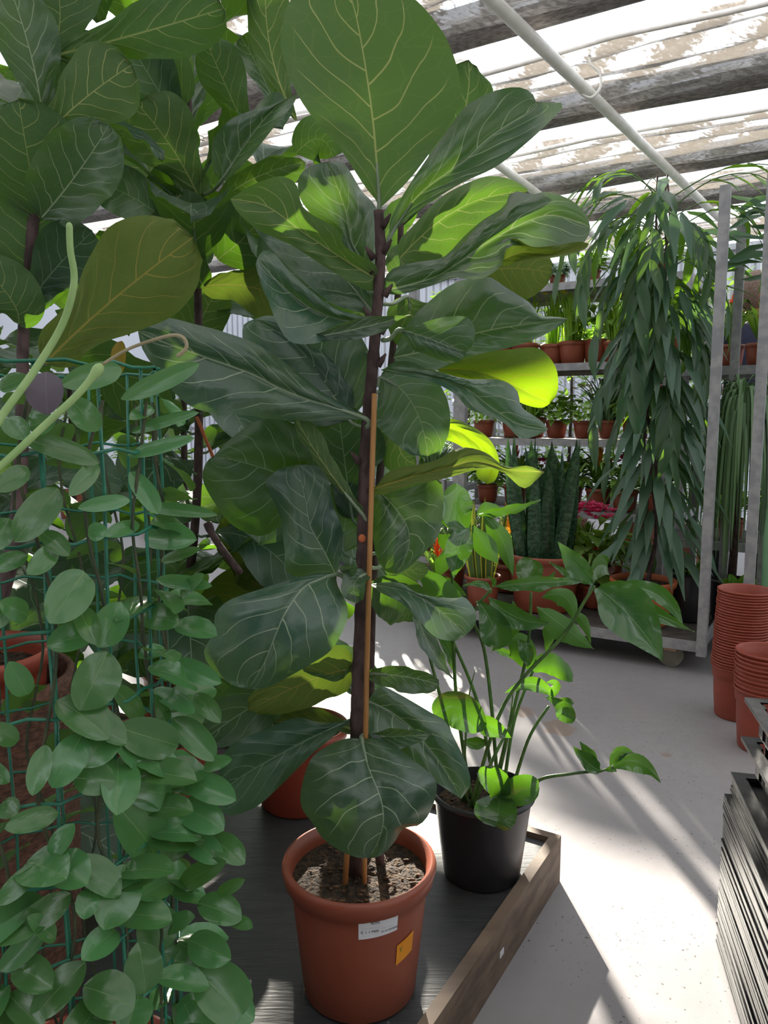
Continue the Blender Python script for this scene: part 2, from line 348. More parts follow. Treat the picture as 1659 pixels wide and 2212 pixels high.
def loft(parent, Y, spine, le, ri, side='U', d=(0, -.04), el=-.02, er=-.02, mat='fig', stalk=None, crown=.012, seed=1, nu=8, nv=30, wave=.008, arch=0):
    """a leaf from its midrib and both margins; d = depth of base and tip, el / er = how far each margin curls in depth, arch = depth bow"""
    r = random.Random(seed*77); S_ = resample(spine, nv); L_ = resample([spine[0]]+le+[spine[-1]], nv); R_ = resample([spine[0]]+ri+[spine[-1]], nv); n1 = 2*nu+1; G = []; p1, p2 = r.random()*6, r.random()*6
    for i in range(nv+1):
        v = i/nv; row = []
        for j in range(-nu, nu+1):
            u = abs(j)/nu; E = L_[i] if j < 0 else R_[i]; q = S_[i].lerp(E, u); dd = d[0]+(d[1]-d[0])*v+arch*sin(pi*v)+(el if j < 0 else er)*u*u*sin(pi*min(1, v*1.05))
            dd += crown*sin(pi*u)*sin(pi*v)*-1+wave*sin(9*v+p1+(2 if j < 0 else 0))*u*u+wave*.5*sin(21*v+p2)*u**3
            row.append(W(q.x, q.y, Y+dd))
        G.append(row)
    Lg = sum((G[i+1][nu]-G[i][nu]).length for i in range(nv)); N_ = []
    for i in range(nv+1):
        for j in range(n1):
            a = G[min(nv, i+1)][j]-G[max(0, i-1)][j]; b_ = G[i][min(n1-1, j+1)]-G[i][max(0, j-1)]; n = b_.cross(a); N_.append(n.normalized() if n.length > 1e-12 else V3((0, -1, 0)))
    mid = N_[(nv//2)*n1+nu]; toc = (V3((0, 0, H))-G[nv//2][nu]); flip = (mid.dot(toc) > 0) != (side == 'U'); sg = -1 if flip else 1
    b0_ = G[0][nu]; vs_ = []; uv = []; ds = []
    for i in range(nv+1):
        for j in range(n1):
            u = abs(j-nu)/nu; v = i/nv; t = (v-.30*u**1.25)*6.5+(.4 if j > nu else 0)
            bul = -.010*Lg*cos(2*pi*t)*min(1, u*2)*min(1, (1-u)*3)*sin(pi*min(1, v*1.1+.02))
            vs_.append(tuple(G[i][j]+N_[i*n1+j]*(bul*sg)-b0_)); uv.append(((j/(n1-1)), v)); ds.append(((G[i][j]-G[i][nu]).length/Lg, 0))
    fs = []
    for i in range(nv):
        for j in range(n1-1):
            a = i*n1+j; f = (a, a+1, a+1+n1, a+n1); fs.append(f if not flip else f[::-1])
    if stalk:
        s0 = W(stalk[0], stalk[1], Y+(stalk[2] if len(stalk) > 2 else 0))-b0_; mb = MB().tube(smooth_path([s0, s0*.5+V3((0, 0, -.005)), V3((0, 0, 0)), (G[nv//5][nu]-b0_)], 3), [.0038]*7+[.003, .0026, .002], 6); o = len(vs_)
        vs_ += [tuple(x) for x in mb.v]; fs += [tuple(o+x for x in q) for q in mb.f]; uv += [(.5, .1)]*len(mb.v); ds += [(0, 0)]*len(mb.v)
    me = bpy.data.meshes.new('leaf'); me.from_pydata(vs_, [], fs); me.materials.append(M[mat])
    for nm, dat in (('UVMap', uv), ('dist', ds)):
        l = me.uv_layers.new(name=nm); fl = []
        for q in fs:
            for x in q: fl += dat[x]
        l.data.foreach_set('uv', fl)
    me.polygons.foreach_set('use_smooth', [True]*len(fs)); me.update()
    o = bpy.data.objects.new('leaf', me); COL.objects.link(o); o.parent = parent; o.location = b0_-parent_loc(parent); return o
def inst(mesh, parent, b, d, n, sx, sy, name='leaf'):
    d = d.normalized(); s_ = d.cross(n)
    if s_.length < .05: s_ = d.orthogonal()
    s_.normalize(); n2 = s_.cross(d)
    o = bpy.data.objects.new(name, mesh); COL.objects.link(o); o.parent = parent
    o.matrix_basis = Matrix.Translation(b-parent_loc(parent)) @ Matrix((tuple(s_*sx)+(0,), tuple(d*sy)+(0,), tuple(n2*sx)+(0,), (0, 0, 0, 1))).transposed()
    return o
def unit_leaf(prof, mat, droop=.15, cup=.2, wave=.02, w=1., nu=3, nv=12, seed=0):
    return leaf_mesh(V3((0, 0, 0)), V3((0, .5, droop*.5)), V3((0, 1, -droop*.3)), w, V3((0, 0, 1)), prof, mat, cup=cup, wave=wave, bulge=0, seed=seed, nu=nu, nv=nv)
def pot(parent, c, r_top, r_bot, h, mat, rim=.012, rimh=.03, name='pot', soil=.93, n=48, soilmat='soil'):
    """c = base centre in world space"""
    c = V3(c); th = .006 if r_top > .07 else .004
    def rr(z): return r_bot+(r_top-rim-r_bot)*z/h
    pr = [(0, 0), (r_bot-.006, 0), (r_bot, .006), (rr(h*.5), h*.5), (rr(h-rimh*1.5), h-rimh*1.5), (rr(h-rimh), h-rimh*1.05), (r_top-rim*.4, h-rimh*.8), (r_top-.002, h-rimh*.45), (r_top, h-.008), (r_top-.002, h-.002), (r_top-.007, h), (r_top-rim-.002, h-.004), (r_top-rim-th, h-.02), (r_bot-th, .02), (0, .02)]
    o = MB().lathe(pr, n, c).build(name, mat, parent, sharp=50)
    if soil:
        zs = h*soil-.012; rs = rr(zs)-th*.6; mb = MB(); rings = 8; rnd = random.Random(int(c.x*1e4)); off = len(mb.v)
        for i in range(rings+1):
            for k in range(n):
                a = 2*pi*k/n; q = rs*i/rings; mb.v.append(c+V3((q*cos(a), q*sin(a), zs+(rnd.random()-.5)*.008*(i < rings))))
        for i in range(rings):
            for k in range(n): k2 = (k+1) % n; mb.f.append([i*n+k, i*n+k2, (i+1)*n+k2, (i+1)*n+k]); mb.mi.append(0)
        mb.build('soil', soilmat, parent)
        if r_top > .1:
            cb = MB()
            for _ in range(70 if c.y < 2.2 else 15):
                a = rnd.random()*6.28; q = rs*.95*sqrt(rnd.random()); p = c+V3((q*cos(a), q*sin(a), zs+.003)); s1 = .0015+rnd.random()*.003
                cb.blob(p, s1, (1+rnd.random(), .8, .5), 3, 5)
            tag(cb.build('wood_chips', 'chip', parent), kind='stuff')
    return o
# ------------------------------------------------------------ floor
def floor_mat():
    g = N('concrete'); v = obc(g); n1 = g.noise(1.4, 5, v); n2 = g.noise(26, 6, v)
    c = g.mix(g.mr(n1, .3, .7), lin('#908c90'), lin('#9c989a')); c = g.mix(g.mr(n2, .3, .75, 0, .35), c, lin('#8d8886'))
    sp = g.noise(110, 2, v); c = g.mix(g.mr(sp, .66, .71, 0, g.mr(g.noise(3, 3, v), .40, .6)), c, lin('#4a423c'))
    for (px, py, rx, ry) in ((1205, 1572, .055, .075), (1128, 1538, .04, .05), (1440, 1630, .02, .02), (1510, 1235, .2, .1)):
        p = FL(px, py); d = g.n('VectorMath', operation='DISTANCE'); g.put(g.scalev(v, (1/rx, 1/ry, 0)), d.inputs[0]); d.inputs[1].default_value = (p.x/rx, p.y/ry, 0)
        ss = g.m_('ADD', d.outputs['Value'], g.m_('MULTIPLY_ADD', g.noise(25, 4, v), 1.8, -.9)); c = g.mix(g.mr(ss, 1., .8, 0, .55), c, lin('#8f765f'))
    r = g.m_('MULTIPLY_ADD', n1, .25, .28)
    return g.end(g.pr(c, r, 0, g.bump(n2, .15, .003), .5))
M['concrete'] = floor_mat()
fb = MB(); c0 = AB(4, 1); fb.box(c0+V3((0, 0, -.05)), (10.6, 16, .1), (A, B, V3((0, 0, 1))))
tag(fb.build('floor', 'concrete', smooth=False), kind='structure')
# ------------------------------------------------------------ back wall of ribbed translucent sheet
def poly_mat():
    g = N('white_sheet'); p = g.pr(lin('#c2c6ce'), .4); t = g.n('BsdfTranslucent'); t.inputs[0].default_value = lin('#b4b8c2'); return g.end(g.ms(.35, p, t.outputs[0]))
M['sheet'] = poly_mat()
WA = 8.6; RZ = 2.85
wall = empty('wall_back', AB(WA, 2), kind='structure')
for i in range(16):
    b0 = -5.2+i*.9; mb = MB()
    for k in range(9):
        mb.box(AB(WA, b0+.05+k*.1, 1.4), (.012, .098, 2.8), (A, B, V3((0, 0, 1)))); mb.box(AB(WA-.012, b0+.05+k*.1, 1.4), (.016, .022, 2.8), (A, B, V3((0, 0, 1))))
    mb.build('panel', 'sheet', wall, smooth=False)
MB().box(AB(WA-.03, 2, 2.76), (.08, 14, .06), (A, B, V3((0, 0, 1)))).build('rail', 'galv', wall, smooth=False)
MB().box(AB(WA-.03, 2, .9), (.05, 14, .05), (A, B, V3((0, 0, 1)))).build('rail', 'galv', wall, smooth=False)
M['block'] = simple('painted_blockwork', '#5c5e58', '#6a6c66', 6, .9, bump=.3, bsc=8)
def side_wall(nm, a, b, la, lb, mat):
    tag(MB().box(AB(a, b, 1.4), (la, lb, 2.8), (A, B, V3((0, 0, 1)))).build(nm, mat, smooth=False, origin=AB(a, b, 0)), kind='structure')
side_wall('wall_front', -1.9, 1, .1, 15.8, 'block'); side_wall('wall_right', 3.3, -6.6, 10.4, .1, 'block'); side_wall('wall_left', 3.3, 8.7, 10.4, .1, 'sheet')
# ------------------------------------------------------------ ceiling: shade screens, bunched screens and pipes
def screen_mat(name, lo, hi, col, tcol):
    g = N(name); v = obc(g); kn = g.noise(1, 3, g.scalev(v, (26, 60, 40)), .6); big = g.noise(1.1, 3, v)
    wv = g.n('TexWave'); wv.wave_type = 'BANDS'; wv.bands_direction = 'X'; wv.inputs['Scale'].default_value = 2.2; wv.inputs['Distortion'].default_value = 3; wv.inputs['Detail'].default_value = 3
    mp = g.n('Mapping'); g.put(v, mp.inputs[0]); g.put(mp.outputs[0], wv.inputs[0])
    mp.inputs['Rotation'].default_value = (0, 0, -math.atan2(A.y, A.x)); mp.inputs['Scale'].default_value = (1, .25, 1)
    d = g.pr(g.mix(g.mr(kn, .4, .6), lin(col), lin('#ccc8c6')), .8); t = g.n('BsdfTranslucent'); t.inputs[0].default_value = lin(tcol)
    s1 = g.ms(.45, d, t.outputs[0]); tr = g.n('BsdfTransparent')
    f = g.mr(g.m_('ADD', g.m_('MULTIPLY', kn, .8), g.m_('MULTIPLY', wv.outputs['Fac'], .35)), .48, .68, lo, hi)
    return g.end(g.ms(f, s1, tr.outputs[0]))
M['screen'] = screen_mat('shade_screen', .0, .42, '#7c7874', '#6c6660')
M['screend'] = screen_mat('shade_screen_double', .0, .04, '#868482', '#a8a6a4')
M['bunch'] = simple('folded_screen', '#6a6463', '#8d8784', 30, .8, bump=.5, bsc=20, stretch=(1, 1, 6))
M['edge'] = simple('screen_hem', '#cfcac6', '#dedad6', 20, .7)
ceil = empty('ceiling', AB(4.5, 1, RZ), kind='structure')
P0 = 3.40; PER = 1.22; b0, b1 = -5.5, 8.5; nb = 46
for k in range(-5, 4):
    a0 = P0+PER*k+{3: -.31, 1: -.07}.get(k, 0); rk = random.Random(40+k)
    closed = a0 < 1.5
    ph = rk.random()*6; gap = (.42 if k == -4 else .10) if closed else {3: .74, 1: .42}.get(k, .34)
    # sagging screen
    mb = MB(); na = 44; L = PER-gap-.08+{2: -.31, 0: -.07, 3: .31, 1: .07}.get(k, 0)
    ra = [rk.random()*6 for _ in range(6)]
    for i in range(nb+1):
        b = b0+(b1-b0)*i/nb
        for j in range(na+1):
            u = j/na; a = a0+.08+gap+u*L+.02*sin(b*1.7+ra[0])*(1-u)
            z = RZ-.05*abs(sin(u*pi*4.5+.35*sin(b*.9+ra[1])))-.03*sin(u*pi)-.012*sin(b*3.1+u*9+ra[2])-.008*sin(b*8+u*23+ra[3])
            mb.v.append(AB(a, b, z))
    for i in range(nb):
        for j in range(na): q = i*(na+1)+j; mb.f.append([q, q+1, q+na+2, q+na+1]); mb.mi.append(0)
    mb.build('shade_screen', 'screend' if closed else 'screen', ceil, origin=AB(4.5, 1, RZ))
    # hem rope along the leading edge
    pts = [AB(a0+.08+gap-.005, b0+(b1-b0)*i/30, RZ-.02-.03*abs(sin(i*.7+ph))) for i in range(31)]
    MB().tube(pts, .014, 8).build('hem', 'edge', ceil)
    # bunched screen with beam
    bb = MB(); n = 16
    for i in range(nb+1):
        b = b0+(b1-b0)*i/nb; wd = .055+.015*sin(b*2.3+ph); dp = .045+.015*sin(b*1.3+ph)
        for q in range(n):
            t = 2*pi*q/n; rr = 1+.18*sin(5*t+b*2+ph); bb.v.append(AB(a0+.03+cos(t)*wd*rr, b, RZ-.05+sin(t)*dp*rr))
    for i in range(nb):
        for q in range(n): q2 = (q+1) % n; bb.f.append([i*n+q, i*n+q2, (i+1)*n+q2, (i+1)*n+q]); bb.mi.append(0)
    bb.build('folded_screen', 'bunch', ceil)
    MB().box(AB(a0+.0, 1.5, RZ+.03), (.06, 14, .08), (A, B, V3((0, 0, 1)))).build('truss_bar', 'galv', ceil, smooth=False)
    if k in (0, 1):      # added screen piece closing this bay's left, keeps sun off the fig leaves
        mb = MB()
        for i in range(nb+1):
            bs = 1.75 if k == 0 else 3.42; b = bs+(b1-bs)*i/nb
            for j in range(13): u = j/12; mb.v.append(AB(a0+.05+(gap+.06)*u, b, RZ+.012-.03*abs(sin(u*pi*2+b))))
        for i in range(nb):
            for j in range(12): q = i*13+j; mb.f.append([q, q+1, q+14, q+13]); mb.mi.append(0)
        mb.build('shade_screen', 'screend', ceil, origin=AB(4.5, 1, RZ))
    wr = MB()
    for q in range(5): wr.tube([AB(a0+.12, -1.5+q*1.7, RZ-.01), AB(a0+.12+gap, -1.5+q*1.7+.05, RZ-.0)], .004, 5)
    wr.build('tie_cord', 'edge', ceil)
# pipes running away under the roof
def at_z(px, py, z): return FL(px, py, z)
q1 = at_z(1063, 0, 2.66); q2 = at_z(1398, 322, 2.66)
u_ = (q2-q1); pa = q1-u_*.6; pb = q1+u_*3.2
pp = empty('ceiling_pipe', pa, 'long white roof pipe passing above the willow-leaved tree', 'pipe', 'pipes under the shade screens')
MB().tube([pa+(pb-pa)*i/12 for i in range(13)], .028, 16).build('tube', 'white', pp)
hk = at_z(1272, 190, 2.66)
hp = smooth_path([hk+V3((0, 0, .2)), hk+V3((.0, 0, .12)), hk+V3((.05, 0, .07)), hk+V3((.055, 0, 0)), hk+V3((.01, 0, -.045)), hk+V3((-.045, 0, -.02)), hk+V3((-.05, 0, .02))], 5)
MB().tube(hp, .007, 8).build('hanger_hook', 'white', pp)
q1 = at_z(1075, 355, 2.66); pa = q1-A*2.6+V3((0, 0, 0)); pb = q1+A*4
pp = empty('ceiling_pipe', pa, 'shorter white roof pipe just above the right side of the tall fig', 'pipe', 'pipes under the shade screens')
MB().tube([pa+(pb-pa)*i/8 for i in range(9)], .028, 16).build('tube', 'white', pp)
# ------------------------------------------------------------ low platform the pots stand on
corner = V3((.402, 1.62, 0)); cA = corner.dot(A); cB = corner.dot(B); Z3 = (A, B, V3((0, 0, 1)))
DZ = .10
def deck_mat():
    g = N('deck_sheet'); v = obc(g)
    mp = g.n('Mapping'); g.put(v, mp.inputs[0]); mp.inputs['Rotation'].default_value = (0, 0, -math.atan2(B.y, B.x)); mp.inputs['Scale'].default_value = (9, 90, 9)
    n1 = g.noise(1, 4, mp.outputs[0], 1.5); n2 = g.noise(60, 4, v)
    c = g.mix(g.mr(n1, .35, .65), lin('#34363a'), lin('#3e4042')); c = g.mix(g.mr(g.noise(2.2, 4, v), .4, .7, 0, .5), c, lin('#4e4e50')); c = g.mix(g.mr(n2, .7, .8, 0, .8), c, lin('#9a968c'))
    return g.end(g.pr(c, g.m_('MULTIPLY_ADD', n2, .2, .32), 0, g.bump(n1, .5, .002)))
M['deck'] = deck_mat()
pl = empty('platform', corner, 'low dark platform with wooden edge boards under the potted figs', 'platform')
LA, LB = 1.75, 2.5
MB().box(AB(cA-LA/2-.01, cB+LB/2+.01, DZ-.02), (LA-.03, LB-.03, .04), Z3).build('deck', 'deck', pl, smooth=False)
MB().box(AB(cA-LA/2, cB+.011, .056), (LA, .022, .112), Z3).build('edge_board', 'boards', pl, smooth=False)
MB().box(AB(cA-.011, cB+.0222+LB/2, .056), (.022, LB, .112), Z3).build('edge_board', 'boards', pl, smooth=False)
MB().box(AB(cA-.35, cB-.0006, .05), (.018, .0012, .012), Z3).build('paper_scrap', 'paper', pl, smooth=False)
# ------------------------------------------------------------ main fiddle leaf fig
FY = 1.18
fb_ = W(776, 1850, FY); fc = V3((fb_.x, FY, DZ))
fig = empty('potted_fiddle_leaf_fig', fc, 'tall fiddle leaf fig in a terracotta pot with price sticker, front of the platform', 'potted plant')
p_ = pot(fig, fc, .128, .094, .228, 'terra', rim=.011, rimh=.036)
def on_pot(c, ang0, ang1, z0, z1, r0, r1, h, off, shear=0, n=10):
    mb = MB()
    for i in range(n+1):
        a = ang0+(ang1-ang0)*i/n
        for j in range(4):
            zz = z0+(z1-z0)*j/3+shear*i/n; r = r0+(r1-r0)*zz/h+off; mb.v.append(c+V3((r*sin(a), -r*cos(a), zz)))
    for i in range(n):
        for j in range(3): q = i*4+j; mb.f.append([q, q+4, q+5, q+1][::1]); mb.mi.append(0)
    return mb
PR0, PR1, PH = .094, .117, .228
stk = on_pot(fc, .02, .58, .162, .190, PR0, PR1, PH, .0012, .004).build('price_sticker', 'paper', p_)
def text_on_pot(txt, a, z, size, off, matn, parent, tilt=.0):
    cu = bpy.data.curves.new('print', 'FONT'); cu.body = txt; cu.size = size; cu.resolution_u = 2
    o = bpy.data.objects.new('print', cu); COL.objects.link(o); dg = bpy.context.evaluated_depsgraph_get(); me = bpy.data.meshes.new_from_object(o.evaluated_get(dg))
    bpy.data.objects.remove(o); me.name = 'print'; loc = parent_loc(parent)
    for v in me.vertices:
        x, y = v.co.x, v.co.y; zz = z+y+tilt*x; r = PR0+(PR1-PR0)*zz/PH+off; an = a+x/r
        v.co = fc+V3((r*sin(an), -r*cos(an), zz))-loc
    me.materials.clear(); me.materials.append(M[matn]); o = bpy.data.objects.new('print', me); COL.objects.link(o); o.parent = parent; return o
for (tx, a, z, sz) in (('9095', .18, .1775, .0075), ('-- ------- -------- ---- -- --', .045, .1705, .0036), ('€ 1 1 M00', .05, .1625, .0066), ('------ - --------', .33, .1675, .0038), ('0116 0300003', .33, .1605, .0052), ('---  - --', .08, .1578, .0034)):
    text_on_pot(tx, a, z+.010, sz, .002, 'ink', p_, .018)
stk = on_pot(fc, .60, .93, .100, .136, PR0, PR1, PH, .0012, .010).build('orange_sticker', 'ostick', p_)
text_on_pot('Y', .64, .121, .012, .002, 'greenink', p_, .2)
tr_px = [(772, 1860, 0), (776, 1700, 0), (772, 1575, 0), (777, 1420, 0), (784, 1250, 0), (786, 1090, 0), (793, 930, 0), (805, 790, 0), (814, 680, 0), (822, 560, 0), (818, 455, 0)]
path = smooth_path([W(a, b, FY+c) for a, b, c in tr_px], 7)
mb = MB(); rr = []
for i, p in enumerate(path):
    s = i/(len(path)-1); rr.append((.0125-.0055*s)*(1+.10*R.random()+.14*(i % 5 == 0)))
path[0] = V3((path[0].x, path[0].y, DZ+.19))
mb.tube(path, rr, 12).build('trunk', 'bark', fig)
sc = W(782, 1163, FY-.0128)
MB().blob(sc, .006, (1, .35, 1.1)).build('leaf_scar', 'terrao', fig)
# bud sheaths on the upper trunk
for (x, y) in ((828, 545), (808, 560), (830, 640), (806, 590), (803, 690), (822, 720), (826, 490), (816, 790), (783, 1240), (776, 1000)):
    p = W(x, y, FY-.004); d = V3((.5*(1 if x > 815 else -1), -.2, .7)); MB().tube([p, p+d*.012, p+d*.025], [.006, .005, .0015], 6).build('bud_sheath', 'bark', fig)
path = [W(787, 1935, FY-.03), W(790, 1570, FY-.022), W(800, 1150, FY-.02), W(809, 850, FY-.02)]
path[0] = V3((path[0].x, path[0].y, DZ+.19)); MB().tube(smooth_path(path, 4), .0042, 8).build('bamboo_stake', 'stake', fig)
path = [W(745, 1930, FY-.03), W(752, 1800, FY-.02), W(765, 1600, FY+.02)]; path[0].z = DZ+.19
MB().tube(path, .0046, 8).build('bamboo_stake', 'stake', fig)
# second, thinner stem behind
path = smooth_path([V3((fc.x+.035, FY+.03, DZ+.19)), W(800, 1500, FY+.06), W(815, 1100, FY+.1), W(848, 760, FY+.13), W(862, 600, FY+.15), W(866, 480, FY+.15)], 6)
MB().tube(path, [.008-.003*i/len(path) for i in range(len(path))], 9).build('stem', 'bark', fig)
# hand placed leaves: base, middle, tip (pixel, pixel, depth offset), width, roll, shape
HL = [
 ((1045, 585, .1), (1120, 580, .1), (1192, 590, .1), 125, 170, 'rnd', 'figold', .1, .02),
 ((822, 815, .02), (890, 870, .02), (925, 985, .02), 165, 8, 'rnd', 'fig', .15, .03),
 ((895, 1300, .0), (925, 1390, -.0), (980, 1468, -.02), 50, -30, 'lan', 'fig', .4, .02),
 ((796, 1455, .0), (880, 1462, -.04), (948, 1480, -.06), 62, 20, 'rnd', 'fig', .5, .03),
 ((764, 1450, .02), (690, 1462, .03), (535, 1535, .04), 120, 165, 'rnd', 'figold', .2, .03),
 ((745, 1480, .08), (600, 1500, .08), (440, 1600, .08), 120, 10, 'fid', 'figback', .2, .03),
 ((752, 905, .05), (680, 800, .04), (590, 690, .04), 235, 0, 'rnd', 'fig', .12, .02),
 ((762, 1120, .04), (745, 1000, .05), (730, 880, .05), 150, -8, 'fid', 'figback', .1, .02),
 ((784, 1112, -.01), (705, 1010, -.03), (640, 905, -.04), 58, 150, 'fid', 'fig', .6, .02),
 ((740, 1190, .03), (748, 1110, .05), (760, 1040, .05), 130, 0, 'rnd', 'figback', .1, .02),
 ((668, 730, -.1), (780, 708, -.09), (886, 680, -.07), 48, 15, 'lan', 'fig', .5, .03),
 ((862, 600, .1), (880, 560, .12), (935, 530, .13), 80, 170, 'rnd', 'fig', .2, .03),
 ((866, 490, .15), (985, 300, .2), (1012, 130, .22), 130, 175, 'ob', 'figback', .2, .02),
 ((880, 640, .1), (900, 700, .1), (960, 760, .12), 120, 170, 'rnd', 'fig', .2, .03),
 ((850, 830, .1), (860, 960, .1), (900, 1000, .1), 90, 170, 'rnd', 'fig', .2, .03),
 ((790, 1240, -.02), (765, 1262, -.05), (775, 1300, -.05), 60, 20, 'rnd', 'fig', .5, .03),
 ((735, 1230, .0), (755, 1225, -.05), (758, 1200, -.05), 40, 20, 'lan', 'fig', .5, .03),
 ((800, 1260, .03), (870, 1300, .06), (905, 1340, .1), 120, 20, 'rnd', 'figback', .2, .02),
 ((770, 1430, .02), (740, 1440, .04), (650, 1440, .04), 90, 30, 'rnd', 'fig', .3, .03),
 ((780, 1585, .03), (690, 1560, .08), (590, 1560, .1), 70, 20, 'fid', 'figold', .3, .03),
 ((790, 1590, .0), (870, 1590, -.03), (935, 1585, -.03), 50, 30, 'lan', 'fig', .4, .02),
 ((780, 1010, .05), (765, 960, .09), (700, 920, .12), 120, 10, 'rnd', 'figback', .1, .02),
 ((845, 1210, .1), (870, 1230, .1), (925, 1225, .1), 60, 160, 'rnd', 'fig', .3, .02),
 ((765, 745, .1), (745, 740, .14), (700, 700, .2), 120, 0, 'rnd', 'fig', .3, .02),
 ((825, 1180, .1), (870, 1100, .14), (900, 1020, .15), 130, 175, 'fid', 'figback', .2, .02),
]
stalk_x = lambda y: 776+(822-776)*max(0, min(1, (1560-y)/1000))
for h in HL:
    b = h[0]; st = (stalk_x(b[1]), b[1]+16, 0) if abs(b[0]-stalk_x(b[1])) < 75 and b[1] > 500 else None
    hero(fig, FY, *h[:4], roll=h[4], prof=h[5], mat=h[6], cup=h[7], wave=h[8], stalk=st)
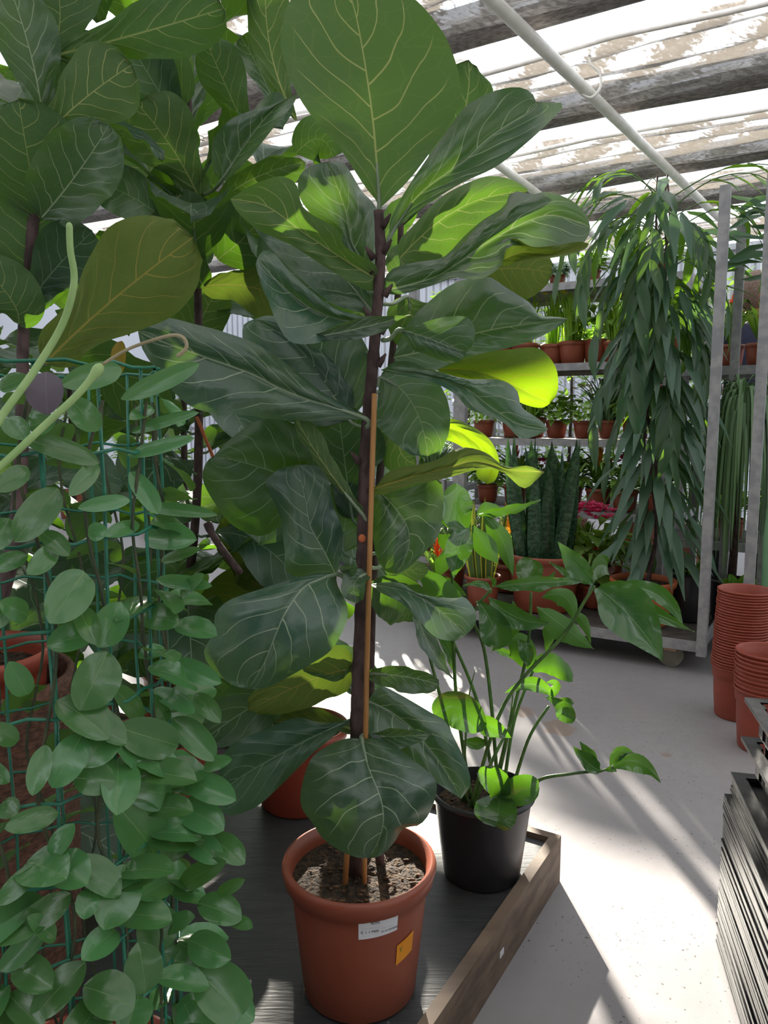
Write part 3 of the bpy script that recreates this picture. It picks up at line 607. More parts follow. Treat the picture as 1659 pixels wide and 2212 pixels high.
LF = [
 ([(820, 450), (812, 330), (803, 240), (787, 130), (768, 30), (748, -34)], [(812, 432), (785, 398), (731, 316), (686, 267), (640, 199), (609, 113), (607, 77), (620, 14), (650, -20), (700, -38)], [(832, 440), (875, 398), (912, 353), (957, 289), (993, 226), (995, 176), (970, 95), (939, 45), (898, 0), (850, -24), (790, -40)], 'D', (0, -.07), -.03, -.04, 'fig', (820, 478), .008, 0),
 ([(842, 512), (893, 434), (939, 393), (1002, 348), (1061, 294), (1138, 244), (1158, 220)], [(842, 480), (866, 429), (912, 357), (970, 276), (1006, 230), (1061, 199), (1115, 188), (1147, 199)], [(866, 484), (934, 434), (1002, 393), (1070, 361), (1129, 316), (1183, 267), (1219, 226), (1195, 222)], 'U', (0, -.05), .0, -.075, 'fig', (823, 560), .012, -.01),
 ([(862, 560), (900, 520), (960, 470), (1040, 430), (1142, 411)], [(862, 520), (884, 497), (939, 438), (984, 407), (1047, 382), (1092, 384), (1125, 398)], [(868, 566), (889, 572), (957, 560), (1002, 520), (1070, 462), (1110, 436)], 'D', (.05, .04), .02, -.02, 'fig', None, .01, .01),
 ([(821, 630), (900, 612), (957, 590), (1040, 532), (1115, 490), (1190, 465), (1275, 490)], [(844, 583), (907, 565), (957, 556), (1002, 511), (1043, 475), (1088, 447), (1106, 414), (1151, 420), (1183, 414), (1237, 434), (1269, 468)], [(850, 637), (875, 634), (939, 615), (984, 600), (1038, 603), (1083, 574), (1092, 540), (1115, 530), (1180, 535), (1260, 524)], 'U', (0, -.06), .03, -.06, 'fig', None, .014, -.02),
 ([(1086, 562), (1130, 545), (1200, 548), (1272, 526)], [(1090, 535), (1110, 514), (1150, 533), (1200, 530), (1250, 522)], [(1090, 575), (1130, 562), (1200, 556), (1260, 540)], 'D', (-.06, -.09), -.02, -.03, 'figold', None, .004, -.01),
 ([(850, 772), (930, 755), (1015, 724), (1100, 706), (1226, 688)], [(880, 700), (934, 645), (985, 610), (1051, 597), (1091, 620), (1147, 656), (1163, 681), (1200, 684)], [(863, 790), (929, 803), (1005, 772), (1096, 752), (1157, 732), (1208, 705)], 'U', (.05, -.02), .04, -.03, 'fig', None, .014, 0),
 ([(862, 712), (920, 728), (970, 748), (1008, 762)], [(898, 702), (954, 686), (1005, 684), (1025, 707), (1023, 740)], [(888, 752), (919, 765), (954, 779), (985, 784), (1000, 775)], 'U', (-.03, -.07), -.02, .02, 'fig', (826, 735), .012, -.02),
 ([(940, 796), (1015, 800), (1081, 818), (1140, 848), (1188, 872)], [(975, 782), (1035, 763), (1101, 755), (1162, 752), (1198, 788), (1206, 829), (1200, 858)], [(960, 808), (1015, 820), (1060, 835), (1100, 858), (1140, 876), (1170, 881)], 'D', (.20, .19), .01, -.01, 'figbacklit', None, .008, 0),
 ([(822, 799), (919, 811), (1005, 838), (1056, 877), (1117, 915), (1184, 928)], [(853, 792), (929, 798), (1005, 818), (1081, 821), (1117, 844), (1127, 879), (1168, 908)], [(860, 812), (919, 820), (980, 849), (1015, 884), (1086, 912), (1122, 946), (1157, 942)], 'U', (0, -.12), .03, -.03, 'fig', None, .014, -.03),
 ([(905, 936), (975, 925), (1030, 958), (1058, 1000), (1052, 1046)], [(930, 914), (980, 905), (1035, 930), (1066, 961), (1079, 1001), (1071, 1036)], [(920, 948), (970, 952), (1010, 975), (1028, 1005), (1030, 1030)], 'D', (.15, .15), .01, -.01, 'figbacklit', None, .008, 0),
 ([(792, 1060), (880, 1033), (960, 1012), (1030, 996), (1095, 1014), (1176, 1020)], [(817, 1046), (845, 1016), (936, 996), (995, 967), (1050, 978), (1091, 1008), (1140, 1006)], [(799, 1066), (830, 1068), (890, 1048), (959, 1034), (1027, 1016), (1082, 1018), (1130, 1055), (1160, 1035)], 'D', (0, -.08), .02, -.02, 'figold', None, .008, -.02),
 ([(820, 1062), (856, 1100), (882, 1145), (880, 1195), (856, 1240)], [(801, 1078), (804, 1137), (812, 1197), (832, 1232)], [(850, 1062), (913, 1046), (950, 1037), (958, 1075), (956, 1115), (945, 1160), (904, 1206), (872, 1234)], 'U', (.02, .0), .02, -.02, 'fig', None, .014, -.01),
 ([(799, 1262), (870, 1274), (920, 1296), (962, 1330), (1006, 1372)], [(830, 1258), (867, 1260), (913, 1285), (981, 1292), (1004, 1290), (1027, 1320), (1026, 1350)], [(822, 1280), (867, 1303), (905, 1340), (927, 1365), (949, 1380), (985, 1384)], 'U', (0, -.09), .02, -.03, 'fig', None, .012, -.03),
 ([(728, 1240), (662, 1264), (620, 1318), (596, 1370), (572, 1430), (538, 1488)], [(690, 1238), (644, 1247), (571, 1270), (494, 1297), (464, 1329), (462, 1365), (440, 1411), (468, 1456), (508, 1482)], [(728, 1262), (749, 1305), (749, 1342), (717, 1402), (672, 1434), (608, 1470), (568, 1488)], 'U', (-.02, -.08), .03, .02, 'fig', (776, 1256), .018, -.05),
 ([(781, 1596), (795, 1655), (824, 1730), (826, 1790), (800, 1854)], [(745, 1596), (708, 1611), (672, 1639), (652, 1698), (651, 1743), (677, 1780), (698, 1812), (736, 1838), (770, 1852)], [(829, 1598), (898, 1646), (942, 1688), (934, 1743), (908, 1781), (872, 1789), (853, 1818), (825, 1847)], 'U', (-.03, -.13), .04, .04, 'fig', (781, 1580), .018, -.05),
 ([(755, 1557), (680, 1590), (600, 1632), (530, 1672), (474, 1712)], [(725, 1560), (691, 1562), (639, 1550), (570, 1577), (505, 1605), (478, 1640), (472, 1680)], [(742, 1570), (712, 1598), (674, 1629), (605, 1698), (553, 1743), (500, 1762), (478, 1750)], 'U', (0, -.03), .02, -.02, 'figback', (772, 1570), .012, -.01),
 ([(794, 1514), (840, 1535), (887, 1570), (930, 1620), (965, 1670), (996, 1726)], [(822, 1483), (863, 1500), (932, 1540), (960, 1556), (985, 1602), (1004, 1643), (1017, 1690)], [(790, 1560), (800, 1590), (845, 1618), (890, 1650), (936, 1686), (972, 1710)], 'U', (.02, .0), .02, -.02, 'fig', (776, 1530), .014, -.01),
 ([(790, 904), (700, 874), (620, 846), (540, 806), (440, 770), (345, 736), (298, 716)], [(760, 882), (700, 850), (640, 802), (560, 746), (480, 716), (420, 700), (360, 686), (318, 694)], [(760, 906), (680, 909), (600, 906), (520, 896), (430, 886), (378, 850), (338, 800), (308, 755)], 'U', (-.02, -.13), .03, -.02, 'fig', (795, 925), .016, -.03),
 ([(757, 905), (722, 850), (680, 790), (620, 730), (548, 690)], [(700, 905), (620, 880), (560, 820), (530, 760), (525, 705)], [(766, 870), (764, 820), (748, 780), (715, 752), (675, 740), (610, 690), (575, 682)], 'U', (.05, .03), .0, .02, 'fig', None, .016, 0),
 ([(726, 1242), (700, 1190), (671, 1137), (660, 1080), (642, 1004)], [(690, 1246), (624, 1240), (614, 1183), (606, 1119), (582, 1064), (573, 1040), (605, 1012)], [(735, 1210), (740, 1147), (720, 1092), (710, 1037), (690, 1008)], 'U', (.02, .0), .02, .0, 'fig', None, .012, 0),
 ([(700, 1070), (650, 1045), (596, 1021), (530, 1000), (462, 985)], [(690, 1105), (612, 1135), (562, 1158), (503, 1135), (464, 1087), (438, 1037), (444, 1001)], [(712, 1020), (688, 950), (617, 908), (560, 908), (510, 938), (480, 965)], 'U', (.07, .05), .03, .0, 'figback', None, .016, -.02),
 ([(820, 702), (740, 690), (672, 666), (604, 612), (556, 558)], [(810, 690), (776, 681), (726, 666), (675, 631), (624, 585), (594, 549), (570, 541)], [(822, 714), (741, 728), (672, 743), (624, 736), (594, 688), (573, 631), (553, 578)], 'U', (-.01, -.07), -.01, -.05, 'fig', None, .014, -.04),
 ([(812, 602), (745, 562), (655, 502), (575, 445), (497, 430)], [(814, 575), (765, 545), (742, 528), (728, 495), (700, 478), (655, 448), (642, 402), (622, 384), (595, 382), (540, 402)], [(806, 630), (760, 612), (700, 575), (630, 530), (560, 498), (515, 460)], 'D', (0, -.05), -.03, .0, 'fig', None, .010, -.02),
 ([(802, 672), (755, 612), (713, 560), (650, 520), (585, 488), (530, 458)], [(790, 677), (730, 662), (690, 637), (640, 592), (600, 552), (560, 508)], [(812, 640), (790, 602), (745, 560), (680, 518), (600, 478)], 'U', (.02, .02), -.03, .02, 'fig', (816, 690), .010, .0),
 ([(808, 588), (762, 530), (745, 450), (706, 350)], [(780, 570), (741, 536), (726, 490), (690, 475), (652, 436), (644, 388), (668, 360)], [(815, 560), (815, 500), (812, 448), (781, 412), (757, 371), (738, 349)], 'U', (.05, .08), .02, .02, 'fig', None, .016, 0),
]
hero(fig, FY, (806, 700, .12), (700, 600, .14), (590, 480, .16), 230, roll=0, prof='rnd', mat='figback')
hero(fig, FY, (806, 560, .14), (850, 480, .2), (900, 420, .22), 70, roll=170, prof='rnd', mat='figback')
for i, q in enumerate(LF): loft(fig, FY, q[0], q[1], q[2], q[3], q[4], q[5], q[6], q[7], q[8], q[9], seed=i+1, arch=q[10])
# ------------------------------------------------------------ figs behind and to the left
def fig_plant(name, base, trunk, z0, z1, nleaf, label, potr, poth, potmat, seed, L0=.30, heroes=(), Y=1.6, group=None, basket=None, basez=DZ, avoid=None):
    rn = random.Random(seed); e = empty(name, base, label, 'potted plant', group)
    pot(e, base, potr, potr*.76, poth, potmat, rimh=.03)
    tp = [V3((base[0], base[1], base[2]+poth*.85))]+[V3(p) for p in trunk]; sp = smooth_path(tp, 8)
    MB().tube(sp, [.012-.006*i/len(sp)+.001*rn.random() for i in range(len(sp))], 9).build('trunk', 'bark', e)
    for i in range(nleaf):
        z = z0+(z1-z0)*(i+rn.random()*.4)/nleaf; b = min(sp, key=lambda p: abs(p.z-z)); s = (z-z0)/(z1-z0)
        an = i*2.4+rn.random()*.5; el = radians(-25+70*s+rn.uniform(-12, 12)); L = L0*rn.uniform(.75, 1.1); d = V3((cos(an)*cos(el), sin(an)*cos(el), sin(el)))
        bb = b+d*.03; mm = bb+d*L*.5+V3((0, 0, .02)); t_ = bb+d*L+V3((0, 0, -.05-.03*rn.random())); ref = (V3((0, 0, 1))-d*.2+V3((rn.uniform(-.4, .4), rn.uniform(-.5, .1), 0)))
        if avoid and avoid(mm, t_): continue
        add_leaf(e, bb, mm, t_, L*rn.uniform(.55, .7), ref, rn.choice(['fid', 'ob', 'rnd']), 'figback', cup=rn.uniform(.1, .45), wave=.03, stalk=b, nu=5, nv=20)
    for h in heroes: hero(e, Y, *h[:4], roll=h[4], prof=h[5], mat=h[6], cup=.2 if len(h) < 8 else h[7], wave=.03)
    return e
def av(mm, t_):      # keep the gap above and right of the tall fig open, as it is in the photograph
    for p in (mm, t_):
        x = F*p.x/p.y+830
        if x > 700 and p.z > 1.0: return True
        if p.y < 1.32: return True
    return False
H1 = [
 ((98, 300), (72, 140, -.05), (20, -30, -.1), 140, 10, 'fid', 'fig', .3),
 ((125, 118), (300, 72, -.05), (484, 18, -.08), 140, 165, 'fid', 'figback', .25),
 ((84, 305, -.02), (180, 215, -.06), (285, 140, -.06), 165, 170, 'fid', 'fig', .2),
 ((85, 470), (62, 350, -.06), (40, 215, -.08), 230, 170, 'rnd', 'figback', .2),
 ((90, 470, -.03), (170, 370, -.08), (235, 270, -.1), 170, 10, 'rnd', 'fig', .3),
 ((60, 640), (70, 520, .0), (60, 400, .0), 190, 175, 'rnd', 'figback', .2),
 ((40, 700, -.02), (20, 640, -.05), (-60, 560, -.05), 150, 170, 'rnd', 'figback', .2),
 ((60, 660, 0), (120, 580, 0), (200, 500, 0), 150, 10, 'fid', 'figback', .2),
 ((110, 120), (130, 30, 0), (110, -80, 0), 170, 170, 'fid', 'figback', .2),
 ((95, 300, .05), (150, 150, .05), (240, 80, .1), 110, 170, 'fid', 'figback', .2),
 ((97, 785, -.28), (235, 655, -.33), (418, 512, -.34), 215, 172, 'fid', 'figold', .12),
]
bX = W(-10, 1500, 1.12); bc = V3((bX.x-.03, 1.12, DZ))
kb = MB(); pr = [(0, .0), (.125, 0)]
for i in range(48): pr.append((.125+.02*i/48+.004*(i % 2), .01+.545*i/48))
pr += [(.140, .562), (.132, .56), (.125, .50), (.12, .30), (0, .30)]
tag(kb.lathe(pr, 48, bc).build('planter', 'basket', origin=bc), 'tall brown ribbed planter at the left edge behind the wire tower', 'planter')
fl1 = fig_plant('potted_fiddle_leaf_fig', bc+V3((0, 0, .301)), [W(30, 1180, 1.12), W(48, 900, 1.25), W(52, 700, 1.3), W(80, 400, 1.3), W(100, 200, 1.3), W(110, 60, 1.3)], .95, 1.7, 12,
 'fiddle leaf fig at the left edge, rising from the tall brown planter', .115, .3, 'terrar', 3, .26, H1, 1.3, 'fiddle leaf figs behind the front one', avoid=av)
MB().tube([W(102, 260, 1.29), W(108, 160, 1.29), W(112, 60, 1.29)], .006, 8).build('bamboo_stake', 'stake', fl1)
H2 = [
 ((420, 330), (345, 200, -.05), (268, 75, -.1), 130, 10, 'fid', 'figback', .3),
 ((432, 432), (375, 325, -.05), (295, 222, -.1), 165, 172, 'fid', 'fig', .15),
 ((380, 240, .25), (300, 170, .25), (225, 95, .25), 65, 175, 'fid', 'fig', .2),
 ((390, 260, .2), (375, 150, .2), (372, 60, .2), 100, 175, 'fid', 'fig', .2),
 ((350, 470), (275, 420, -.05), (205, 400, -.05), 110, 10, 'rnd', 'fig', .3),
 ((360, 440, .2), (320, 370, .2), (290, 310, .2), 140, 175, 'rnd', 'fig', .2),
 ((440, 620), (400, 520, -.02), (380, 400, -.02), 140, 172, 'fid', 'figback', .2),
 ((470, 560), (540, 500, -.04), (600, 420, -.04), 150, 172, 'rnd', 'figback', .2),
 ((440, 620), (540, 620, -.04), (640, 660, -.04), 130, 172, 'fid', 'figold', .2),
 ((410, 760, .15), (440, 680, .15), (480, 610, .15), 110, 175, 'rnd', 'fig', .1),
 ((548, 318), (490, 190, -.05), (445, 88, -.08), 112, 170, 'ob', 'figback', .4),
 ((640, 260, .0), (585, 110, .0), (575, -60, -.02), 100, 172, 'ob', 'fig', .1),
 ((600, 240, .1), (560, 150, .1), (520, 80, .1), 75, 12, 'fid', 'fig', .4),
 ((480, 430, 0), (560, 380, -.05), (660, 350, -.08), 90, 20, 'rnd', 'fig', .7),
 ((640, 330, .0), (690, 300, .0), (720, 340, .0), 110, 172, 'rnd', 'figback', .3),
 ((300, 330, .05), (270, 300, .0), (235, 240, 0), 100, 170, 'rnd', 'figback', .3),
]
fl2 = fig_plant('potted_fiddle_leaf_fig', V3((W(352, 1600, 1.72).x, 1.72, DZ)), [W(370, 1500, 1.72), W(420, 1150, 1.70), W(430, 800, 1.66), W(420, 450, 1.62), W(400, 120, 1.62)], .5, 1.75, 22,
 'fiddle leaf fig whose pot is mostly hidden behind the leafy wire tower', .13, .22, 'terrar', 5, .29, H2, 1.62, 'fiddle leaf figs behind the front one', avoid=av)
loft(fl2, 1.5, [(478, 392), (527, 316), (591, 236), (642, 203)], [(462, 370), (457, 333), (464, 295), (506, 253), (582, 228), (615, 214)], [(498, 382), (544, 335), (591, 276), (633, 226)], 'U', (0, -.05), .0, -.05, 'fig', (440, 420, .12), .01)
H3 = [
 ((500, 905, 0), (500, 940, 0), (480, 975, 0), 60, 175, 'rnd', 'fig', .1),
 ((600, 1180), (520, 1090, .0), (420, 1110, 0), 90, 30, 'fid', 'fig', .5),
 ((640, 1300), (560, 1200, .0), (470, 1190, 0), 190, 172, 'rnd', 'figold', .2),
 ((640, 1260), (540, 1290, 0), (430, 1350, 0), 150, 172, 'rnd', 'figold', .2),
 ((540, 470), (600, 500, .0), (640, 590, .0), 150, 172, 'rnd', 'figback', .2),
]
fl3 = fig_plant('potted_fiddle_leaf_fig', V3((W(645, 1545, 1.80).x, 1.80, DZ)), [W(640, 1450, 1.8), W(625, 1240, 1.8), W(612, 1080, 1.78), W(590, 800, 1.75), W(570, 400, 1.75)], .5, 1.6, 20,
 'fiddle leaf fig in a red pot behind the tall front fig', .125, .20, 'terrar', 11, .27, H3, 1.75, 'fiddle leaf figs behind the front one', avoid=av)
fl4 = fig_plant('potted_fiddle_leaf_fig', V3((-1.35, 2.5, 0)), [V3((-1.33, 2.5, .8)), V3((-1.3, 2.48, 1.5)), V3((-1.28, 2.5, 1.95))], .3, 2.0, 34,
 'fiddle leaf fig farthest back on the left, seen only through gaps', .16, .28, 'terra', 17, .34, (), 2.5, 'fiddle leaf figs behind the front one')
fl5 = fig_plant('potted_fiddle_leaf_fig', V3((-.98, 1.62, DZ)), [V3((-.97, 1.62, .7)), V3((-.93, 1.62, 1.3)), V3((-.9, 1.6, 1.85))], .35, 1.9, 26,
 'fiddle leaf fig deep in the shade at the far left', .15, .26, 'terrar', 23, .31, (), 1.6, 'fiddle leaf figs behind the front one')
fl6 = fig_plant('potted_fiddle_leaf_fig', V3((-.62, 2.35, 0)), [V3((-.62, 2.35, .8)), V3((-.6, 2.33, 1.4)), V3((-.57, 2.3, 1.95))], .25, 2.0, 34,
 'fiddle leaf fig at the back, seen between the figs on the platform', .16, .28, 'terra', 29, .34, (), 2.3, 'fiddle leaf figs behind the front one', avoid=av)
fl7 = fig_plant('potted_fiddle_leaf_fig', V3((-.72, 1.30, DZ)), [V3((-.72, 1.3, .5)), V3((-.70, 1.3, .8)), V3((-.69, 1.3, 1.0))], .32, 1.0, 16,
 'short young fiddle leaf fig behind the wire tower', .11, .18, 'terrar', 31, .26, (), 1.3, 'fiddle leaf figs behind the front one')
fl8 = fig_plant('potted_fiddle_leaf_fig', V3((-.88, 2.05, DZ)), [V3((-.87, 2.05, .5)), V3((-.84, 2.05, .9)), V3((-.84, 2.05, 1.15))], .3, 1.15, 22,
 'short bushy fiddle leaf fig two rows behind the wire tower', .14, .22, 'terrar', 37, .30, (), 2.05, 'fiddle leaf figs behind the front one')
# bare dark branches of the fig behind the tower
MB().tube(smooth_path([W(448, 1130, 1.5), W(462, 1160, 1.49), W(490, 1200, 1.47), W(520, 1238, 1.45)], 4), [.009]*3+[.007]*9+[.006], 8).build('branch', 'bark', fl2)
MB().tube(smooth_path([W(470, 1010, 1.6), W(445, 950, 1.6), W(425, 900, 1.6)], 4), .004, 6).build('shoot', 'terrao', fl2)
# ------------------------------------------------------------ black pot with philodendron
PY = 1.50; pc = W(1043, 1700, PY); pc = V3((pc.x, PY, DZ))
ph = empty('potted_philodendron', pc, 'lobed philodendron in a shiny black pot at the platform corner', 'potted plant')
pot(ph, pc, .108, .080, .185, 'black', rim=.006, rimh=.012, soil=.90)
soil_z = DZ+.155
def stem(par, pts, r0=.0042, r1=.0028, mat='stem'):
    s = smooth_path(pts, 7); n = len(s); return MB().tube(s, [r0+(r1-r0)*i/n for i in range(n)], 7).build('stem', mat, par)
def sb(x, dy=0): return V3((W(x, 1690, PY).x, PY+dy, soil_z))
ST = [([sb(1010), W(955, 1520, PY-.02), W(915, 1370, PY-.02)]), ([sb(1020, .02), W(985, 1500, PY+.03), W(978, 1290, PY+.02), W(975, 1215, PY)]),
 ([sb(1075, .0), W(1035, 1530, PY+.03), W(985, 1400, PY+.03), W(950, 1330, PY+.03)]), ([sb(1078), W(1062, 1530, PY), W(1045, 1400, PY), W(1022, 1330, PY-.02), W(1062, 1272, PY-.03)]),
 ([sb(1065), W(1110, 1530, PY), W(1140, 1400, PY), W(1147, 1280, PY)]), ([sb(1015, -.02), W(1090, 1520, PY-.03), W(1215, 1375, PY-.04), W(1262, 1300, PY-.05), W(1285, 1265, PY-.05)]),
 ([sb(1100, .0), W(1140, 1600, PY), W(1186, 1525, PY)]), ([sb(1085, .0), W(1110, 1560, PY+.03), W(1155, 1440, PY+.03)]), ([sb(1120, -.03), W(1160, 1688, PY-.06), W(1230, 1672, PY-.08), W(1300, 1665, PY-.08)]),
 ([sb(1020, -.02), W(1060, 1650, PY-.03), W(1100, 1570, PY)]), ([sb(1040, -.03), W(1075, 1720, PY-.1), W(1080, 1722, PY-.12)])]
for s in ST: stem(ph, s)
for pts in (([sb(1060), W(1100, 1560, PY), W(1108, 1485, PY)]), ([sb(1000), W(1010, 1530, PY), W(1027, 1445, PY)])):
    s = smooth_path(pts, 5); MB().tube(s, [.003*(1-i/len(s))+.0003 for i in range(len(s))], 6).build('spike', 'stem', ph)
PLV = [
 # top centre cluster round (1000,1130)
 ((1010, 1145), (985, 1100, .02), (1000, 1050, .05), 75, 10, 'rnd'), ((1035, 1110, 0), (1100, 1100, -.02), (1168, 1080, -.03), 26, 30, 'lan'), ((1030, 1112, .02), (1060, 1100, .03), (1082, 1098, .04), 40, 170, 'lan'),
 ((1020, 1135, -.02), (1050, 1180, -.04), (1078, 1218, -.05), 52, 160, 'lan'), ((1045, 1115, .0), (1085, 1165, -.02), (1108, 1245, -.04), 50, 165, 'lan'),
 ((1012, 1140, 0), (990, 1190, -.04), (982, 1248, -.04), 62, 0, 'lan'), ((1005, 1135, .02), (975, 1130, .02), (952, 1125, .02), 30, 170, 'lan'), ((985, 1170, .02), (960, 1170, .03), (945, 1150, .04), 40, 170, 'lan'),
 ((1000, 1340, .0), (960, 1290, -.03), (900, 1215, -.04), 75, 168, 'lan'), ((905, 1255, .06), (960, 1262, .04), (1010, 1290, .04), 40, 10, 'lan'),
 # cluster (1062,1265)
 ((1062, 1282), (1040, 1262), (998, 1266), 18, 20, 'lan'), ((1062, 1270), (1066, 1255), (1050, 1246), 12, 160, 'lan'), ((1030, 1298, -.02), (1060, 1340, -.05), (1078, 1400, -.05), 72, 5, 'ob'),
 ((1065, 1268, -.02), (1160, 1258, -.05), (1268, 1255, -.06), 34, 15, 'lan'), ((1055, 1290, -.02), (1120, 1335, -.06), (1190, 1345, -.09), 50, 5, 'lan'),
 ((1110, 1300, .0), (1098, 1360, .02), (1060, 1410, .03), 48, 165, 'lan'), ((1140, 1270, .02), (1175, 1262, .02), (1200, 1232, .02), 26, 170, 'lan'),
 ((1145, 1265, .04), (1145, 1232, .05), (1150, 1208, .06), 62, 5, 'rnd'), 
 # right cluster (1280,1262)
 ((1280, 1262), (1245, 1220, -.01), (1205, 1170, -.02), 52, 5, 'lan'), ((1278, 1262), (1295, 1230, .01), (1312, 1222, .02), 52, 5, 'ob'), ((1272, 1262), (1225, 1240, .03), (1185, 1212, .03), 18, 10, 'lan'),
 ((1290, 1270, -.03), (1360, 1330, -.10), (1432, 1428, -.14), 118, 0, 'lan'), ((1290, 1272, -.02), (1385, 1310, -.08), (1500, 1365, -.12), 46, 12, 'lan'), ((1320, 1268, .0), (1420, 1285, -.04), (1478, 1362, -.06), 40, -10, 'lan'),
 ((1170, 1290, .02), (1222, 1290, .0), (1240, 1350, -.02), 48, 165, 'lan'), ((1160, 1310, .0), (1220, 1355, -.03), (1282, 1402, -.05), 62, 160, 'lan'), ((1185, 1340, .02), (1190, 1370, .02), (1178, 1408, .02), 34, 165, 'lan'), ((1235, 1320, .02), (1262, 1345, .0), (1275, 1388, .0), 26, 165, 'lan'),
 # middle
 ((1145, 1445, .0), (1120, 1400, .02), (1095, 1390, .04), 66, 170, 'rnd'), ((1140, 1440, -.02), (1135, 1405, -.03), (1118, 1382, -.02), 34, 5, 'lan'),
 ((1152, 1450), (1195, 1435, .0), (1238, 1472, .0), 52, 165, 'rnd'), ((1195, 1505), (1150, 1480, -.01), (1090, 1498, -.02), 34, 12, 'lan'), ((1178, 1505), (1215, 1530, -.03), (1222, 1562, -.04), 44, 10, 'ob'), ((1186, 1515), (1200, 1480, 0), (1178, 1475, 0), 22, 10, 'lan'), ((1200, 1515), (1225, 1518, -.01), (1240, 1520, 0), 24, 10, 'lan'),
 # low ones
 ((1020, 1560, -.05), (1060, 1570, -.07), (1105, 1595, -.07), 46, 10, 'lan'), ((940, 1545, -.04), (990, 1530, -.06), (1042, 1580, -.08), 84, 8, 'rnd'), ((1080, 1722, -.12), (1070, 1690, -.15), (1030, 1670, -.16), 62, 10, 'rnd'),
 ((1080, 1722, -.12), (1130, 1705, -.15), (1165, 1702, -.16), 66, 5, 'rnd'), ((1080, 1722, -.12), (1075, 1760, -.16), (1070, 1785, -.17), 98, 5, 'rnd'), ((1000, 1600, .02), (1030, 1605, .02), (1060, 1600, .02), 30, 20, 'lan'),
 # far right trailing tip
 ((1300, 1666, -.08), (1270, 1648, -.09), (1238, 1612, -.09), 40, 20, 'lan'), ((1290, 1662, -.07), (1272, 1630, -.07), (1252, 1602, -.07), 28, 160, 'lan'), ((1322, 1660, -.08), (1375, 1645, -.1), (1428, 1692, -.1), 44, 10, 'lan'), ((1318, 1656, -.08), (1340, 1625, -.09), (1370, 1628, -.1), 28, 10, 'lan'), ((1305, 1664, -.08), (1322, 1662, -.09), (1332, 1668, -.09), 13, 10, 'lan'),
 ((930, 1330, .05), (960, 1370, .04), (985, 1470, .03), 40, 20, 'lan'), ((1120, 1420, .05), (1090, 1410, .06), (1060, 1400, .06), 20, 20, 'lan'),
 ((960, 1190, .06), (955, 1220, .05), (940, 1250, .05), 36, 170, 'lan'),
]
for h in PLV: hero(ph, PY, h[0], h[1], h[2], h[3], roll=h[4], prof=h[5], mat='phil', cup=.35, wave=.025, bulge=.004, nu=5, nv=16)
MB().tube(smooth_path([W(1300, 1665, PY-.08), W(1310, 1662, PY-.08), W(1322, 1658, PY-.08)], 3), .0025, 6).build('stem', 'stem', ph)
# ------------------------------------------------------------ wire tower with hoya, nearest on the left
HY = .70; hx = W(48, 800, HY).x; hz = 1.095; HR = .118
hb = V3((hx, HY, DZ)); ho = empty('potted_hoya', hb, 'climbing plant with oval leaves on a green wire tower, nearest on the left', 'potted plant')
pot(ho, hb, .145, .115, .24, 'terrar', rimh=.03)
sup = empty('wire_tower', hb); sup.parent = ho; sup.location = (0, 0, 0)
cage = []
for k in range(15):
    a = 2*pi*k/15+.2; pts = [V3((hx+HR*cos(a)+.0015*sin(z*3+k), HY+HR*sin(a), DZ+.2+z*(hz-DZ-.2)/8)) for z in range(9)]
    o = MB().tube(pts, .0017, 6).build('upright_wire', 'wire', ho, origin=hb)
zz = hz; nh = 0
while zz > DZ+.25:
    pts = [V3((hx+(HR+.002)*cos(2*pi*k/36), HY+(HR+.002)*sin(2*pi*k/36), zz+.0025*sin(k*2.51+nh))) for k in range(37)]
    MB().tube(pts, .0016, 5, cap=False).build('hoop_wire', 'wire', ho, origin=hb); zz -= .072; nh += 1
bpy.data.objects.remove(sup)
rh = random.Random(5)
vines = []
for k in range(16):
    a = 2*pi*k/16+.1; pts = [V3((hx+(HR+.004*sin(i*2.2+k))*cos(a+.09*sin(i*1.3+k)), HY+(HR+.004)*sin(a+.09*sin(i*1.3+k)), DZ+.21+i*(hz-.03-DZ-.21)/14)) for i in range(15)]
    vines.append(pts); MB().tube(smooth_path(pts, 3), .0016, 6).build('vine_stem', 'vine', ho, origin=hb)
HM = [unit_leaf('hoy', 'hoya', .18, .22, .012, 1, 4, 14, seed=s) for s in range(4)]
HP = unit_leaf('hoy', 'hoya2', .15, .1, .01, 1, 4, 14, seed=9)
